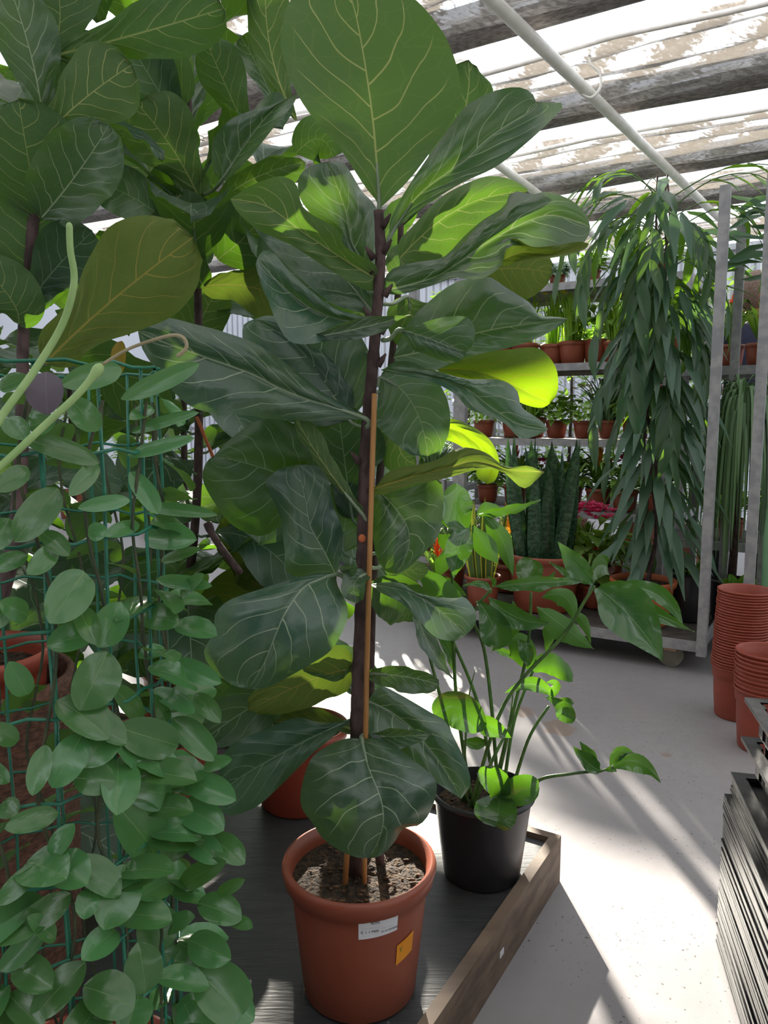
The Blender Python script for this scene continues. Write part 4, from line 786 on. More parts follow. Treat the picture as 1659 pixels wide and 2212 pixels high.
HLV = '''125 1055 32 1170 78;182 1235 108 1345 98;312 1160 424 1165 66;100 803 102 895 80 p;132 832 265 795 56;262 862 432 785 44;285 935 430 890 30;275 985 420 945 32;305 1095 470 1112 32;12 905 60 948 52;62 922 120 905 56;48 948 216 1000 52;168 1098 282 1080 34;225 1158 302 1130 34;190 1155 232 1145 42;348 1212 432 1185 28;338 1252 458 1266 34;298 1330 388 1345 66;378 1350 468 1372 56;212 1398 262 1300 76;102 1395 202 1370 64;232 1408 172 1535 104;368 1430 478 1476 48;168 1310 208 1392 52;242 1555 185 1658 86;252 1570 388 1612 84;372 1552 466 1642 62;178 1586 112 1702 78;158 1680 250 1690 72;268 1702 374 1718 78;398 1682 510 1728 64;384 1738 484 1792 78;248 1735 340 1848 102;338 1832 414 1818 72;126 1755 10 1790 52;98 1610 70 1718 52;0 1738 36 1762 52;398 1808 480 1862 62;456 1808 528 1866 58;82 1868 -6 1955 48;152 1930 36 2012 64;272 1868 226 2008 102;196 1918 182 1986 52;328 1955 350 2055 96;386 1916 487 1860 52;428 1950 522 1986 68;250 2008 178 2072 68;298 2035 316 2148 88;348 2060 428 2098 72;408 2030 498 2072 72;184 2078 66 2204 78;32 2080 112 2135 74;102 1998 -4 2100 52;424 2095 535 2205 112;300 2150 270 2235 84;398 2168 440 2262 92;182 2205 212 2290 92;18 2148 92 2225 64;482 2160 548 2205 62;500 1990 545 2004 32;360 1562 330 1500 40;330 1490 420 1540 44;60 1010 -10 1060 50;20 1120 -20 1190 60;60 1200 -30 1230 44;280 1020 345 1110 46;330 1290 250 1340 52;300 1245 235 1215 40;60 1500 20 1430 56;40 1600 -30 1570 50;120 1180 60 1240 50;150 860 215 930 60;90 1150 150 1200 44;240 1480 310 1560 48;20 1690 -40 1640 40;420 1500 476 1560 42;440 1660 500 1640 34;110 1850 160 1780 46;470 1930 528 1900 30;120 2030 60 1980 46;370 1900 300 1940 60;360 2010 420 1980 44;60 1330 0 1300 56;30 1300 -30 1360 50;0 840 60 815 40;330 880 280 905 34;355 1400 300 1420 40;390 1290 440 1240 34;210 1000 150 1070 44;360 2130 330 2180 50'''
for q in HLV.split(';'):
    s = q.split(); bx, by, tx, ty, wd = map(float, s[:5])
    def surf(px, py, jit):
        x = W(px, py, HY-.06).x-hx; d = HR*HR-x*x; return HY-(sqrt(d) if d > 0 else 0)-jit
    j = rh.uniform(.008, .03); b = W(bx, by, surf(bx, by, .002)); t = W(tx, ty, surf(tx, ty, j)); d = t-b; L = d.length
    view = (V3((0, 0, H))-t).normalized(); n = view+V3((rh.uniform(-.25, .25), 0, rh.uniform(.0, .5)))
    wm = wd*tt(tx, ty, t.y)/F
    inst(HP if len(s) > 5 else HM[rh.randrange(4)], ho, b, d, n, wm, L)
n_in = 0
for k in range(185):         # the rest: pairs all round the tower
    a = rh.uniform(0, 2*pi); z = rh.uniform(.45, hz-.02); b = V3((hx+HR*cos(a), HY+HR*sin(a), z)); out = V3((cos(a), sin(a), 0)); tan = V3((-sin(a), cos(a), 0))
    if out.y < -.55 and z > .85: continue
    d = out*rh.uniform(.2, 1)+tan*rh.choice([-1, 1])*rh.uniform(.3, 1)+V3((0, 0, rh.uniform(-.6, .2)))
    inst(HM[rh.randrange(4)], ho, b, d, V3((0, 0, 1))+out*.6, rh.uniform(.028, .042), rh.uniform(.04, .062))
# long shoots curling up out of the tower
stm = smooth_path([W(-60, 1010, .52), W(0, 905, .54), W(75, 800, .56), W(135, 700, .57), W(160, 610, .57), W(152, 540, .57), W(150, 492, .57)], 8)
MB().tube(stm, [.0030-.0006*i/len(stm) for i in range(len(stm))], 10).build('shoot', 'tendril', ho, origin=hb)
MB().blob(stm[-1], .0026, (1, 1, 1.5)).build('shoot_tip', 'tendril', ho, origin=hb)
stm = smooth_path([W(-60, 1050, .50), W(0, 1008, .52), W(90, 925, .54), W(170, 850, .55), W(220, 788, .56)], 8)
MB().tube(stm, [.0026]*(len(stm)-5)+[.0030, .0038, .0042, .0036, .002], 10).build('shoot', 'tendril', ho, origin=hb)
stm = smooth_path([W(220, 788, .56), W(275, 755, .56), W(330, 735, .56), W(375, 724, .56), W(398, 732, .56), W(402, 752, .56), W(383, 770, .56)], 6)
MB().tube(stm, [.0011+.0004*(i/len(stm)) for i in range(len(stm))], 8).build('tendril', 'tendrilb', ho, origin=hb)
inst(unit_leaf('hoy', 'ochre', .1, .6, .02, 1, 4, 12, 77), ho, W(254, 815, .72), W(262, 735, .72)-W(254, 815, .72), V3((0, -1, 0)), .016, .034)
# ------------------------------------------------------------ plant trolleys
def post(par, p, z0, z1, nm='post', mat='galv', s=.036):
    mb = MB(); th = .0035; h = z1-z0; c = V3((p.x, p.y, (z0+z1)/2))
    mb.box(c-A*(s/2), (th, s, h), Z3); mb.box(c-B*(s/2)*1, (s, th, h), Z3); mb.box(c-A*(s*.5-.008)+B*(s/2-th/2), (.016, th, h), Z3)
    o = mb.build(nm, mat, par, smooth=False)
    for k in range(0 if 1 else 0):
        MB().box(c-A*(s/2+.002)+V3((0, 0, -h/2+.12+k*.25)), (.002, .008, .016), Z3).build('slot', 'ink', o, smooth=False)
    return o
def wheel(par, p):
    mb = MB(); mb.tube([p+A*.014, p-A*.014], .052, 24); w_ = mb.build('wheel', 'wheel', par, sharp=40)
    MB().box(p+V3((0, 0, .045)), (.05, .05, .05), Z3).build('wheel_fork', 'cream', par, smooth=False)
def trolley(a, b, lb, la, shelves, top, label, wheels=True, basez=.14):
    e = empty('plant_trolley', AB(a, b), label, 'trolley')
    for (da, db) in ((0, 0), (la, 0), (0, lb), (la, lb)): post(e, AB(a+da, b+db), .085, top)
    for z in [basez]+list(shelves):
        mb = MB(); mb.box(AB(a+la/2, b+lb/2, z-.008), (la-.02, lb-.04, .012), Z3); mb.build('shelf', 'shelfm', e, smooth=False)
        for da in (0, la):
            mb = MB(); mb.box(AB(a+da-.004, b+lb/2, z-.02), (.014, lb-.036, .042), Z3); mb.build('rail', 'galv', e, smooth=False)
        for db in (0, lb):
            mb = MB(); mb.box(AB(a+la/2, b+db, z-.02), (la-.036, .014, .042), Z3); mb.build('rail', 'galv', e, smooth=False)
    if wheels:
        for (da, db) in ((.07, .13), (la-.07, .13), (.07, lb-.13), (la-.07, lb-.13)): wheel(e, AB(a+da, b+db, .052))
    return e
M['shelfm'] = simple('shelf_board', '#3c3836', '#544e4a', 14, .7, bump=.3)
TA = 3.26
trolley(TA, .441, 1.35, .565, [], 1.93, 'grey plant trolley carrying the willow-leaved tree and the snake plants')
trolley(TA, -1.07, 1.35, .565, [], 1.95, 'grey plant trolley at the right edge behind the stacked terracotta pots')
trolley(4.4, .75, 1.35, .565, [.51, .93, 1.37, 1.83], 1.90, 'rear grey trolley with flowering plants, behind the willow-leaved tree')
trolley(4.4, 2.2, 1.35, .565, [.60], .66, 'low rear grey trolley seen between the fig and the snake plants')
trolley(4.0, -.585, 1.35, .5, [.45, 1.30], 1.60, 'rear grey trolley with strappy plants, right of the front post')
# ------------------------------------------------------------ plants on the front trolley
def lp(px, py, a):      # point on the vertical plane A = a
    d = ray(px, py); return V3((0, 0, H))+d*(a/(d.dot(A)))
# willow-leaved fig
WF = lp(1390, 1240, 3.45); wc = V3((WF.x, WF.y, .142))
wf = empty('willow_leaf_ficus', wc, 'tall weeping tree with narrow drooping leaves in an orange pot', 'potted plant')
pot(wf, wc, .145, .112, .20, 'terrao', rimh=.035)
WM = [unit_leaf('wil', 'alii', .25+.1*s, .3, .02, 1, 3, 12, seed=20+s) for s in range(4)]
for k in range(4):
    pts = [wc+V3((.028*cos(k*1.57+i*1.1)+.02*sin(i), .028*sin(k*1.57+i*1.1), .16+i*.195)) for i in range(10)]
    MB().tube(smooth_path(pts, 3), [.009-.005*i/28 for i in range(28)], 7).build('stem', 'bark', wf)
wr_ = random.Random(21)
top_z = 2.08
def willow_leaf(k, n, emit):
    s = (k+.5)/n; z = .42+(top_z-.42)*s**.9; a = wr_.uniform(0, 2*pi)
    if wr_.random() < .4: a = wr_.uniform(-2.8, -.3)
    rad = .06+.13*wr_.random()+(.13*max(0, (s-.70)/.30)); b = V3((wc.x+.03+rad*cos(a), wc.y+rad*sin(a)*.8, z))
    up = max(0, (s-.82)/.18); d = V3((cos(a)*(.7+.7*up), sin(a)*.6, -.85+1.3*up*wr_.random()-.2*wr_.random())); L = wr_.uniform(.17, .26)
    if s > .72 and cos(a) > .0: d = V3((1, sin(a)*.5, .45-1.0*wr_.random())); b = b+V3((wr_.uniform(0, .26), 0, -.02-.05*wr_.random()))
    emit(b, d, V3((cos(a)*.8, sin(a)*.8-.3, .7)), L*wr_.uniform(.17, .23), L)
nlv = 0
for k in range(36):
    q = (k+.5)/36; z = .85+(top_z-.10-.85)*q**.55; a = k*2.4+wr_.uniform(-.3, .3); top = max(0, (q-.45)/.55); r_ = .14+.24*top+wr_.uniform(0, .08)
    if cos(a) > .2 and top > .5: r_ += .14
    c = V3((wc.x+.02, wc.y, z)); o_ = V3((cos(a), sin(a)*.75, 0)); tw = smooth_path([c, c+o_*r_*.4+V3((0, 0, .07+.05*top)), c+o_*r_*.8+V3((0, 0, .06+.05*top)), c+o_*r_*1.15+V3((0, 0, -.06)), c+o_*r_*1.25+V3((0, 0, -.2))], 5)
    MB().tube(tw, [.003-.002*i/len(tw) for i in range(len(tw))], 5).build('twig', 'stem', wf)
    for m_ in range(8):
        if nlv >= 290: break
        p_i = tw[int((.2+.8*(m_+.5)/8)*(len(tw)-1))]; tg = (tw[min(len(tw)-1, int((.2+.8*(m_+.5)/8)*(len(tw)-1))+1)]-p_i); tg = tg.normalized() if tg.length > 0 else o_
        sd = V3((-o_.y, o_.x, 0))*(1 if m_ % 2 else -1); d = tg*.8+sd*.55+V3((0, 0, -.55+.45*top*wr_.random()-.5*(1-top))); L = wr_.uniform(.15, .24)
        inst(WM[wr_.randrange(4)], wf, p_i, d, V3((o_.x*.5, o_.y*.5-.35, .8)), L*wr_.uniform(.19, .26), L); nlv += 1
mb = MB()
def emit_blade(b, d, n, sx, sy):
    d = d.normalized(); mb.blade([b, b+d*sy*.15, b+d*sy*.4+V3((0, 0, .01)), b+d*sy*.7, b+d*sy+V3((0, 0, -.02))], [sx*.1, sx*.7, sx, sx*.6, sx*.05], n)
for k in range(210): willow_leaf(k*.95, 210, emit_blade)
tag(mb.build('foliage', 'alii', wf), kind='stuff')
for k in range(14):          # inner twigs
    a = wr_.uniform(0, 6.28); z = wr_.uniform(1.2, top_z); c = V3((wc.x, wc.y, z)); o_ = V3((cos(a), sin(a)*.8, 0)); r_ = wr_.uniform(.12, .34)
    MB().tube(smooth_path([c, c+o_*r_*.5+V3((0, 0, .05)), c+o_*r_+V3((0, 0, .02))], 4), .0022, 5).build('twig', 'stem', wf)
# snake plants
def snake(name, c, r0, r1, h, n, Lr, mat, label, potmat='terra', seed=1, wd=.05, group='snake plants'):
    rn = random.Random(seed); e = empty(name, c, label, 'potted plant', group); pot(e, c, r0, r1, h, potmat, rimh=min(.035, h*.18))
    sm = [unit_leaf('str', mat, rn.uniform(-.02, .05), .7, .02, 1, 3, 14, seed=seed+i) for i in range(3)]
    for i in range(n):
        a = i*2.4; q = r0*.62*sqrt((i+.5)/n); b = c+V3((q*cos(a), q*sin(a), h*.85)); d = V3((cos(a)*.30*q/r0+rn.uniform(-.08, .08), sin(a)*.25*q/r0, 1)); L = rn.uniform(*Lr)
        inst(sm[i % 3], e, b, d, V3((cos(a+rn.uniform(-1, 1)), sin(a)-.8, .05)), wd*rn.uniform(.75, 1.15), L, 'blade')
    return e
p = lp(1178, 1180, 3.49); snake('snake_plant', V3((p.x, p.y, .142)), .185, .14, .27, 26, (.38, .62), 'snake', 'dark snake plant in a wide terracotta bowl pot on the trolley base', 'terra', 3, .075)
p = lp(1043, 1240, 3.38); snake('snake_plant', V3((p.x, p.y, .142)), .092, .07, .15, 13, (.30, .46), 'snakey', 'small yellow-edged snake plant in a narrow terracotta pot', 'terra', 9, .042)
p = lp(1490, 1240, 3.62); c = V3((p.x, p.y, .142)); e = empty('potted_shrub', c, 'black square-shouldered pot of low leaves right of the orange pot', 'potted plant')
pot(e, c, .09, .078, .22, 'black', rim=.004, rimh=.01)
MM = [unit_leaf('hoy', 'mid', .3, .3, .03, 1, 3, 8, seed=60+s) for s in range(3)]
for k in range(22):
    a = wr_.uniform(0, 6.28); d = V3((cos(a), sin(a), wr_.uniform(.3, 1.6))); inst(MM[k % 3], e, c+V3((.03*cos(a), .03*sin(a), .2+.05*wr_.random())), d, V3((0, -.6, 1)), .03, .08)
# ------------------------------------------------------------ small plants on the racks: one of each kind, then copies
def grass_proto(mat, h, n, nm, flower=None, potm='terra', pr=.055, ph_=.085, droop=.3, wd=.007, seed=1):
    rn = random.Random(seed); e = empty(nm, (0, 0, 0)); pot(e, (0, 0, 0), pr, pr*.75, ph_, potm, rim=.004, rimh=.015, n=24)
    mb = MB()
    for i in range(n):
        a = rn.uniform(0, 6.28); o = V3((cos(a), sin(a), 0)); q = rn.uniform(0, pr*.7); hh = h*rn.uniform(.55, 1); sp = rn.uniform(.05, droop)*h
        p0 = o*q+V3((0, 0, ph_*.8)); pts = [p0, p0+o*sp*.3+V3((0, 0, hh*.5)), p0+o*sp*.7+V3((0, 0, hh*.85)), p0+o*sp*1.2+V3((0, 0, hh*(1.0-droop*.35)))]
        mb.blade(smooth_path(pts, 2), [wd*.8, wd, wd, wd, wd*.8, wd*.5, wd*.1], o)
    tag(mb.build('foliage', mat, e), kind='stuff')
    if flower:
        fm = MB(); 
        for i in range(7):
            a = rn.uniform(0, 6.28); x = V3((cos(a)*pr*.8, sin(a)*pr*.8, ph_+h*rn.uniform(.75, 1.05)))
            for k in range(6):
                q = k*1.047; dd = V3((cos(q), sin(q), .4)); fm.blade([x, x+dd*.010, x+dd*.02], [.003, .010, .002], V3((0, 0, 1)))
        fm.build('flowers', flower, e)
    return e
def bushy_proto(mat, h, n, nm, L=.07, wr2=.5, flower=None, potm='terra', pr=.055, ph_=.085, seed=1, fh=1.0, fn=60, prof='hoy'):
    rn = random.Random(seed); e = empty(nm, (0, 0, 0)); pot(e, (0, 0, 0), pr, pr*.75, ph_, potm, rim=.004, rimh=.015, n=24)
    mb = MB()
    for i in range(n):
        a = rn.uniform(0, 6.28); o = V3((cos(a), sin(a), rn.uniform(-.1, .9))).normalized(); p0 = V3((cos(a)*.02, sin(a)*.02, ph_*.9+h*rn.random()*.6)); l = L*rn.uniform(.7, 1.2)
        p1 = p0+o*.03; mb.blade([p0, p1, p1+o*l*.35, p1+o*l*.7+V3((0, 0, -.01)), p1+o*l+V3((0, 0, -.025))], [.002, .004, l*wr2, l*wr2*.8, .001], V3((0, 0, 1)))
    tag(mb.build('foliage', mat, e), kind='stuff')
    if flower:
        fm = MB()
        for i in range(fn):
            a = rn.uniform(0, 6.28); q = sqrt(rn.random())*pr*1.15; x = V3((cos(a)*q, sin(a)*q, ph_+h*fh-q*q*6+.01*rn.random()))
            for k in range(4):
                t_ = k*1.57+a; dd = V3((cos(t_), sin(t_), .5)); fm.blade([x, x+dd*.006, x+dd*.011], [.002, .008, .002], V3((0, 0, 1)))
        tag(fm.build('flowers', flower, e), kind='stuff')
    return e
def brom_proto(nm, flower='red', seed=1):
    rn = random.Random(seed); e = empty(nm, (0, 0, 0)); pot(e, (0, 0, 0), .055, .042, .085, 'terra', rim=.004, rimh=.015, n=24); mb = MB()
    for i in range(22):
        a = i*2.4; o = V3((cos(a), sin(a), 0)); L = rn.uniform(.14, .22); p0 = V3((0, 0, .08)); mb.blade([p0, p0+o*L*.3+V3((0, 0, L*.6)), p0+o*L*.7+V3((0, 0, L*.75)), p0+o*L+V3((0, 0, L*.55))], [.012, .018, .014, .002], o)
    tag(mb.build('foliage', 'mid', e), kind='stuff'); fm = MB()
    for i in range(26):
        a = i*2.4; s = i/26; o = V3((cos(a)*(1-s*.4), sin(a)*(1-s*.4), .9+s)).normalized(); p0 = V3((0, 0, .15+.09*s)); fm.blade([p0, p0+o*.02, p0+o*.045], [.006, .012, .002], o.cross(V3((0, 0, 1))).cross(o)+V3((.01, 0, 0)))
    fm.build('flower_head', flower, e); return e
PROTO = {
 'grass': (grass_proto('grass', .22, 110, 'potted_grass', seed=1), 'bright upright grassy plant'),
 'daff': (grass_proto('grass', .24, 60, 'potted_bulb_plant', 'yellow', seed=2, droop=.15), 'grassy bulb plant with yellow flowers'),
 'leafy': (bushy_proto('mid', .14, 90, 'potted_leafy_plant', seed=3), 'bushy mid-green leafy plant'),
 'blue': (bushy_proto('blue', .09, 110, 'potted_succulent', .04, .8, seed=4), 'low blue-green rosette plant'),
 'pink': (bushy_proto('mid', .13, 70, 'potted_kalanchoe', flower='pink', seed=5, fn=110), 'pink-flowered leafy plant'),
 'brom': (brom_proto('potted_bromeliad', 'red', 6), 'red-flowered bromeliad'),
 'bromo': (brom_proto('potted_bromeliad', 'orange', 7), 'orange-flowered bromeliad'),
 'spider': (grass_proto('strap', .26, 90, 'potted_dracaena', seed=8, droop=.85, wd=.011), 'dark narrow-leaved arching plant'),
 'yel': (bushy_proto('mid', .16, 60, 'potted_daisy', .05, flower='yellow', seed=9, fn=22), 'leafy plant dotted with yellow flowers'),
 'snake': (None, ''),
}
used = set(); ORD = ['first', 'second', 'third', 'fourth', 'fifth', 'sixth', 'seventh', 'eighth', 'ninth', 'tenth', 'eleventh']
def shelf_row(a, b0_, b1_, z, kinds, where, sc=1.0):
    n = len(kinds)
    for i, k in enumerate(kinds):
        b = b0_+(b1_-b0_)*(i+.5)/n; e0, txt = PROTO[k]; first = k not in used; used.add(k)
        e = e0 if first else copy_tree(e0)
        e.location = AB(a+R.uniform(-.05, .05), b+R.uniform(-.015, .015), z+.0005); e.rotation_euler = (0, 0, R.uniform(0, 6.28)); s = sc*R.uniform(.9, 1.12); e.scale = (s, s, s)
        tag(e, f'{txt}, {ORD[i]} from the right {where}', 'potted plant', 'small potted plants on the rear trolleys')
Tc = 'on the rear trolley behind the willow-leaved tree'
shelf_row(4.56, .80, 2.05, 1.83, ['leafy', 'spider', 'leafy', 'blue', 'grass', 'leafy'], 'on the rear top shelf')
shelf_row(4.56, .80, 2.05, 1.37, ['grass', 'brom', 'grass', 'leafy', 'grass', 'daff', 'grass', 'daff', 'blue'], 'on the rear second shelf', 1.6)
shelf_row(4.56, .80, 2.05, .93, ['pink', 'leafy', 'spider', 'yel', 'leafy', 'grass', 'spider', 'yel'], 'on the rear third shelf', 1.4)
shelf_row(4.56, .80, 2.05, .51, ['leafy', 'pink', 'bromo', 'leafy', 'pink', 'brom', 'leafy'], 'on the rear fourth shelf', 1.45)
shelf_row(4.56, .80, 2.05, .14, ['leafy', 'blue', 'grass', 'leafy', 'brom', 'leafy'], 'on the rear bottom shelf', 1.2)
shelf_row(4.56, 2.26, 3.5, .60, ['spider', 'leafy', 'pink', 'spider', 'leafy', 'grass', 'leafy'], 'on the low trolley by the tall fig', 1.3)
shelf_row(4.56, 2.26, 3.5, .14, ['leafy', 'brom', 'leafy', 'grass', 'blue'], 'at the foot of the low trolley', 1.3)
shelf_row(4.12, -.30, .55, 1.30, ['leafy', 'spider', 'yel', 'leafy', 'yel', 'brom', 'brom'], 'on the shelf before the person', 1.2)
shelf_row(4.12, -.1, .55, .45, ['leafy', 'bromo', 'leafy'], 'on the lower right shelf', 1.15)
# front trolley extra pots
def extra(k, px, a, z, lab, s=1.0):
    e0, txt = PROTO[k]; e = copy_tree(e0); p = lp(px, 1200, a); e.location = (p.x, p.y, z); e.scale = (s, s, s); e.rotation_euler = (0, 0, R.uniform(0, 6))
    tag(e, f'{txt} {lab}', 'potted plant', 'small potted plants on the front trolley')
extra('brom', 1288, 3.62, .142, 'between the snake plant bowl and the orange pot', 1.3)
extra('pink', 1275, 3.72, .142, 'just behind the snake plant', 2.2)
extra('bromo', 1100, 3.74, .142, 'behind the small snake plant', 1.8)
extra('spider', 975, 3.62, .142, 'at the left end of the front trolley', 1.5)
extra('brom', 945, 3.4, .142, 'at the far left of the trolley, by the fig leaves', 1.2)
extra('leafy', 1240, 3.78, .142, 'in the shadow behind the snake plant bowl', 1.4)
# strappy hanging plant right of the post
p = lp(1600, 900, 3.75); c = V3((p.x, p.y, .142)); e = empty('ponytail_plant', c, 'tall plant of dark hanging strap leaves between the two posts', 'potted plant')
pot(e, c, .10, .08, .18, 'black', rim=.004, rimh=.01); MB().tube([c+V3((0, 0, .15)), c+V3((.01, 0, .6)), c+V3((0, 0, 1.02))], [.02, .014, .01], 9).build('trunk', 'bark', e)
mb = MB(); rn = random.Random(3)
for i in range(170):
    a = rn.uniform(0, 6.28); o = V3((cos(a), sin(a), 0)); r_ = rn.uniform(.05, .20); z0 = rn.uniform(.80, 1.02); dr = rn.uniform(.3, .72); p0 = c+V3((0, 0, z0))
    mb.blade(smooth_path([p0, p0+o*r_*.6+V3((0, 0, .09)), p0+o*r_+V3((0, 0, .02)), p0+o*r_*1.25+V3((0, 0, -dr*.5)), p0+o*r_*1.3+V3((0, 0, -dr))], 2), [.008, .011, .012, .012, .012, .011, .009, .006, .001], o+V3((0, 0, .5)))
tag(mb.build('foliage', 'strap', e), kind='stuff')
# leafy hanging plant and hanging bright foliage far behind
p = lp(1530, 1200, 3.0); 
# cream bowl
p = lp(1606, 1262, 3.70); c = V3((p.x, p.y, .142)); e = empty('planted_bowl', c, 'shallow cream-rimmed bowl of soil behind the pot stack', 'bowl'); pot(e, c, .11, .07, .16, 'cream', rim=.006, rimh=.012, n=36)
for k in range(6): a = k*1.1; inst(MM[k % 3], e, c+V3((-.05, -.02, .14)), V3((cos(a), -.6, .9+.3*sin(a))), V3((0, -1, .4)), .05, .11)
p = lp(1714, 1040, 3.5); c = V3((p.x, p.y, .142))
tag(MB().lathe([(0, 0), (.07, 0), (.09, .10), (.10, .4), (.085, .66), (.07, .70), (.075, .72), (.065, .715), (.06, .66), (0, .64)], 32, c).build('vase', 'mint', origin=c), 'tall mint-green vase at the right edge', 'vase')
# ------------------------------------------------------------ stacks of nested pots
def nested(name):
    me = MB().lathe([(0, 0), (.068, 0), (.071, .004), (.0775, .085), (.079, .135), (.0835, .142), (.0848, .160), (.0855, .175), (.0895, .1765), (.0898, .181), (.0875, .1825), (.0845, .180), (.0825, .15), (.076, .138), (.069, .01), (0, .008)], 44).mesh(name, 'terrar')
    return me
pm = nested('nursery_pot')
NUM = 'first second third fourth fifth sixth seventh eighth ninth tenth eleventh twelfth thirteenth fourteenth fifteenth sixteenth seventeenth eighteenth nineteenth'.split()
NUM += ['twentieth']+['twenty-'+q for q in NUM[:9]]+['thirtieth']+['thirty-'+q for q in NUM[:9]]+['fortieth']+['forty-'+q for q in NUM[:9]]+['fiftieth']+['fifty-'+q for q in NUM[:9]]+['sixtieth']+['sixty-'+q for q in NUM[:9]]
def stack(px, Y, n, step, grp, where, sc=1.0):
    x = (px-829.5)/F*tt(px, 1500, Y)
    for i in range(n):
        o = bpy.data.objects.new('nursery_pot', pm); COL.objects.link(o); o.location = (x+R.uniform(-.0012, .0012)+.0012*i*(.3 if n > 15 else -.2), Y+R.uniform(-.001, .001), .0005+i*step); o.scale = (sc, sc, sc); o.rotation_euler = (0, 0, R.uniform(0, 6))
        if i == n-1: lb = f'topmost empty terracotta-red nursery pot of the {where}'
        elif i == 0: lb = f'bottom terracotta-red nursery pot of the {where}, standing on the floor'
        else: lb = f'nested terracotta-red nursery pot, {NUM[n-1-i]} from the top of the {where}'
        tag(o, lb, 'pot', grp)
    return x
stack(1592, 2.60, 29, .0098, 'nested pots in the tall stack', 'tall pot stack', 1.02)
stack(1657, 2.33, 10, .0135, 'nested pots in the short stack', 'short pot stack', 1.10)
x = (1657-829.5)/F*tt(1657, 1500, 2.33); mb = MB()
for i in range(8):
    a = 1.2+.6*i/7; r = .0835*1.10
    for j in (0, 1): mb.v.append(V3((x+r*cos(a)*.97, 2.33+r*sin(a)*.97, .0135*9+.168-.02*j)))
for i in range(7): mb.f.append([2*i, 2*i+2, 2*i+3, 2*i+1]); mb.mi.append(0)
# ------------------------------------------------------------ pile of black plant trays
tx = .72; ty = 1.40; ang = radians(-13); TX = V3((cos(ang), sin(ang), 0)); TY = V3((sin(-ang)*-1, cos(ang), 0)); TY = V3((-TX.y, TX.x, 0))
# far-left corner stands at (tx, ty); the trays run toward the camera and to the right
c_top = W(1608, 1506, 1.40)
TW, TL = .32, .56
def tray_mesh(h, rimw=.022):
    mb = MB(); X = V3((1, 0, 0)); Yv = V3((0, 1, 0)); Zv = V3((0, 0, 1))
    mb.box((TW/2, -rimw/2, -.0015), (TW, rimw, .003)); mb.box((TW/2, -TL+rimw/2, -.0015), (TW, rimw, .003)); mb.box((rimw/2, -TL/2, -.0015), (rimw, TL-2*rimw, .003)); mb.box((TW-rimw/2, -TL/2, -.0015), (rimw, TL-2*rimw, .003))
    mb.box((.001, -TL/2, -.004), (.002, TL, .007)); mb.box((TW/2, -.001, -.004), (TW, .002, .007))
    return mb
def place_tray(me, z, jx=0, jy=0, jr=0):
    o = bpy.data.objects.new('plant_tray', me); COL.objects.link(o); o.location = (c_top.x+jx, c_top.y+jy, z); o.rotation_euler = (0, 0, ang+jr); return o
tb = tray_mesh(.06); n_ = 7
for i in range(n_+1):
    y = -.035-(TL-.07)*i/n_; tb.box((.026, y, -.034), (.005, .026, .062)); tb.box((TW-.026, y, -.034), (.005, .026, .062))
for i in range(5): x = .05+(TW-.1)*i/4; tb.box((x, -.026, -.034), (.026, .005, .062)); tb.box((x, -TL+.026, -.034), (.026, .005, .062))
tb.box((TW/2, -TL/2, -.066), (TW-.05, TL-.05, .003)); cm = tb.mesh('plant_tray', 'gloss', False)
tag(place_tray(cm, c_top.z), 'open-sided black plant crate on top of the tray pile', 'crate', 'black plant trays')
z2 = W(1605, 1590, 1.40).z; tag(place_tray(cm, z2, -.002, .0), 'open-sided black plant crate second from the top of the tray pile', 'crate', 'black plant trays')
tf_ = tray_mesh(.01); tf_.box((TW/2, -TL/2, -.013), (TW-.05, TL-.05, .002)); tf_.box((.024, -TL/2, -.008), (.002, TL-.05, .011)); tf_.box((TW-.024, -TL/2, -.008), (.002, TL-.05, .011)); tf_.box((TW/2, -.024, -.008), (TW-.05, .002, .011)); fmh = tf_.mesh('plant_tray', 'gloss', False)
z = W(1600, 1668, 1.40).z; i = 0; rt = random.Random(8)
while z > .02:
    sh = 0 if z > .44 else (-.012 if z > .33 else -.024)
    lb = 'flat black plant tray, top one of the tightly nested pile' if i == 0 else ('flat black plant tray resting on the floor under the pile' if z-.0085 < .02 else f'flat black plant tray, {NUM[i]} from the top of the tightly nested pile')
    tag(place_tray(fmh, z, -.004+sh+rt.uniform(-.0015, .0015), rt.uniform(-.002, .002), rt.uniform(-.006, .006)), lb, 'tray', 'black plant trays')
    z -= .0085; i += 1
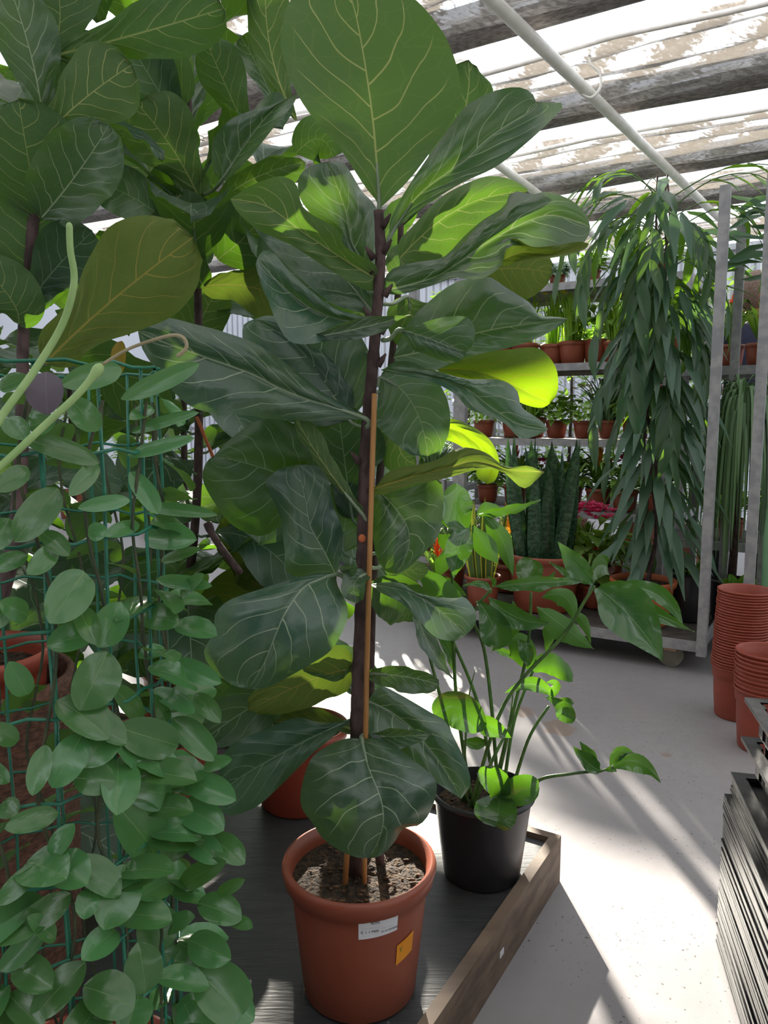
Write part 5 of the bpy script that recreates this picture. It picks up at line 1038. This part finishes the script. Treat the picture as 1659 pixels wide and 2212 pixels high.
# ------------------------------------------------------------ person behind the racks
pe = lp(1634, 640, 4.72); px_, py_ = pe.x, pe.y
def skin_body():
    vs_ = {'pelvis': (0, 0, .95), 'waist': (0, -.01, 1.08), 'chest': (-.01, -.05, 1.28), 'neck': (-.005, -.10, 1.45), 'shl': (-.17, -.07, 1.39), 'shr': (.17, -.07, 1.39), 'ell': (-.23, -.16, 1.15), 'elr': (.23, -.16, 1.15), 'wrl': (-.17, -.38, 1.12), 'wrr': (.17, -.38, 1.12),
      'hal': (-.15, -.45, 1.11), 'har': (.15, -.45, 1.11), 'hl': (-.09, 0, .9), 'hr': (.09, 0, .9), 'kl': (-.11, -.03, .5), 'kr': (.11, -.03, .5), 'al': (-.11, .02, .1), 'ar': (.11, .02, .1), 'tl': (-.12, -.12, .05), 'trr': (.12, -.12, .05)}
    rad = {'pelvis': .14, 'waist': .13, 'chest': .15, 'neck': .055, 'shl': .07, 'shr': .07, 'ell': .05, 'elr': .05, 'wrl': .035, 'wrr': .035, 'hal': .03, 'har': .03, 'hl': .09, 'hr': .09, 'kl': .06, 'kr': .06, 'al': .045, 'ar': .045, 'tl': .04, 'trr': .04}
    ed = [('pelvis', 'waist'), ('waist', 'chest'), ('chest', 'neck'), ('chest', 'shl'), ('chest', 'shr'), ('shl', 'ell'), ('shr', 'elr'), ('ell', 'wrl'), ('elr', 'wrr'), ('wrl', 'hal'), ('wrr', 'har'), ('pelvis', 'hl'), ('pelvis', 'hr'), ('hl', 'kl'), ('hr', 'kr'), ('kl', 'al'), ('kr', 'ar'), ('al', 'tl'), ('ar', 'trr')]
    ks = list(vs_); me = bpy.data.meshes.new('body'); me.from_pydata([vs_[k] for k in ks], [(ks.index(a), ks.index(b)) for a, b in ed], [])
    o = bpy.data.objects.new('body', me); COL.objects.link(o); md = o.modifiers.new('skin', 'SKIN'); md.use_smooth_shade = True
    for i, k in enumerate(ks): me.skin_vertices[0].data[i].radius = (rad[k], rad[k]*.8 if k in ('chest', 'waist', 'pelvis') else rad[k])
    me.skin_vertices[0].data[0].use_root = True
    s = o.modifiers.new('sub', 'SUBSURF'); s.levels = 2; s.render_levels = 2
    dg = bpy.context.evaluated_depsgraph_get(); m2 = bpy.data.meshes.new_from_object(o.evaluated_get(dg)); bpy.data.objects.remove(o)
    m2.materials.clear()
    for x in ('navy', 'denim', 'skin'): m2.materials.append(M[x])
    for f in m2.polygons:
        c = f.center; f.material_index = 2 if (c.y < -.36 and c.z > 1.0) or c.z > 1.47 else (0 if c.z > .9 else 1); f.use_smooth = True
    return m2
pe_ = empty('person', (px_, py_, 0), 'grey-haired person in a navy jacket leaning behind the rear plants at the right edge', 'person')
pe_.scale = (1.1, 1.1, 1.1); pe_.rotation_euler = (0, 0, 2.7)
bo = bpy.data.objects.new('body', skin_body()); COL.objects.link(bo); bo.parent = pe_
hd = MB(); hc = V3((px_, py_-.14, 1.58)); hd.blob(hc, .105, (.74, .9, 1.08), 16, 20); hd.blob(hc+V3((0, -.1, -.01)), .016, (.8, 1, 1.4)); hd.blob(hc+V3((-.078, .01, -.01)), .022, (.4, .8, 1.3)); hd.blob(hc+V3((.078, .01, -.01)), .022, (.4, .8, 1.3)); hd.tube([hc+V3((0, .03, -.08)), hc+V3((0, .05, -.17))], .05, 12)
def rel(mb, nm, mt):
    o = mb.build(nm, mt, None, origin=V3((px_, py_, 0))); o.parent = pe_; o.location = (0, 0, 0); return o
rel(hd, 'head', 'skin')
hr = MB(); hr.blob(hc+V3((0, .014, .018)), .110, (.78, .92, 1.02), 16, 20); rel(hr, 'hair', 'hair')
ey = MB(); 
for sx_ in (-.03, .03): ey.blob(hc+V3((sx_, -.088, .012)), .008)
rel(ey, 'eyes', 'ink'); mo = MB().tube([hc+V3((-.022, -.088, -.052)), hc+V3((0, -.093, -.054)), hc+V3((.022, -.088, -.052))], .004, 6); rel(mo, 'mouth', 'terrar')
# bright bushes beyond the racks
BU = [unit_leaf('hoy', 'mid', .3, .3, .02, 1, 2, 6, seed=80+s) for s in range(2)]
for (px, py, a, lab) in ((1240, 500, 5.7, 'leafy shrub behind the rear trolley, left of the weeping tree'), (1010, 700, 5.5, 'bright leafy shrub behind the low rear trolley'), (1400, 700, 5.9, 'bright leafy shrub hidden behind the weeping tree'), (1515, 560, 5.6, 'bright leafy shrub standing behind the weeping tree'), (560, 900, 5.4, 'bright leafy shrub far behind the figs, left of centre'), (150, 900, 5.2, 'bright leafy shrub far behind the left figs'), (330, 1000, 5.0, 'bright leafy shrub behind the gap in the left figs')):
    p = lp(px, py, a); c = V3((p.x, p.y, 0)); e = empty('potted_shrub', c, lab, 'shrub', 'shrubs behind the racks'); pot(e, c, .17, .13, .3, 'terra', n=28); hgt = min(1.9, max(1.2, p.z+.1))
    MB().tube([c+V3((0, 0, .25)), c+V3((.02, 0, hgt*.6)), c+V3((0, 0, hgt))], [.015, .012, .006], 7).build('trunk', 'bark', e); mb = MB(); rn = random.Random(int(px))
    for i in range(900):
        a_ = rn.uniform(0, 6.28); z = rn.uniform(.4, hgt+.15); r_ = .34*sqrt(rn.random())*(1-.3*abs(z/hgt-.6)); q = c+V3((r_*cos(a_), r_*sin(a_), z)); d = V3((cos(a_), sin(a_), rn.uniform(-.6, .6))); l = rn.uniform(.05, .09)
        mb.blade([q, q+d*l*.4, q+d*l], [.004, l*.5, .002], V3((rn.uniform(-1, 1), -.5, 1)))
    tag(mb.build('foliage', 'mid', e), kind='stuff')
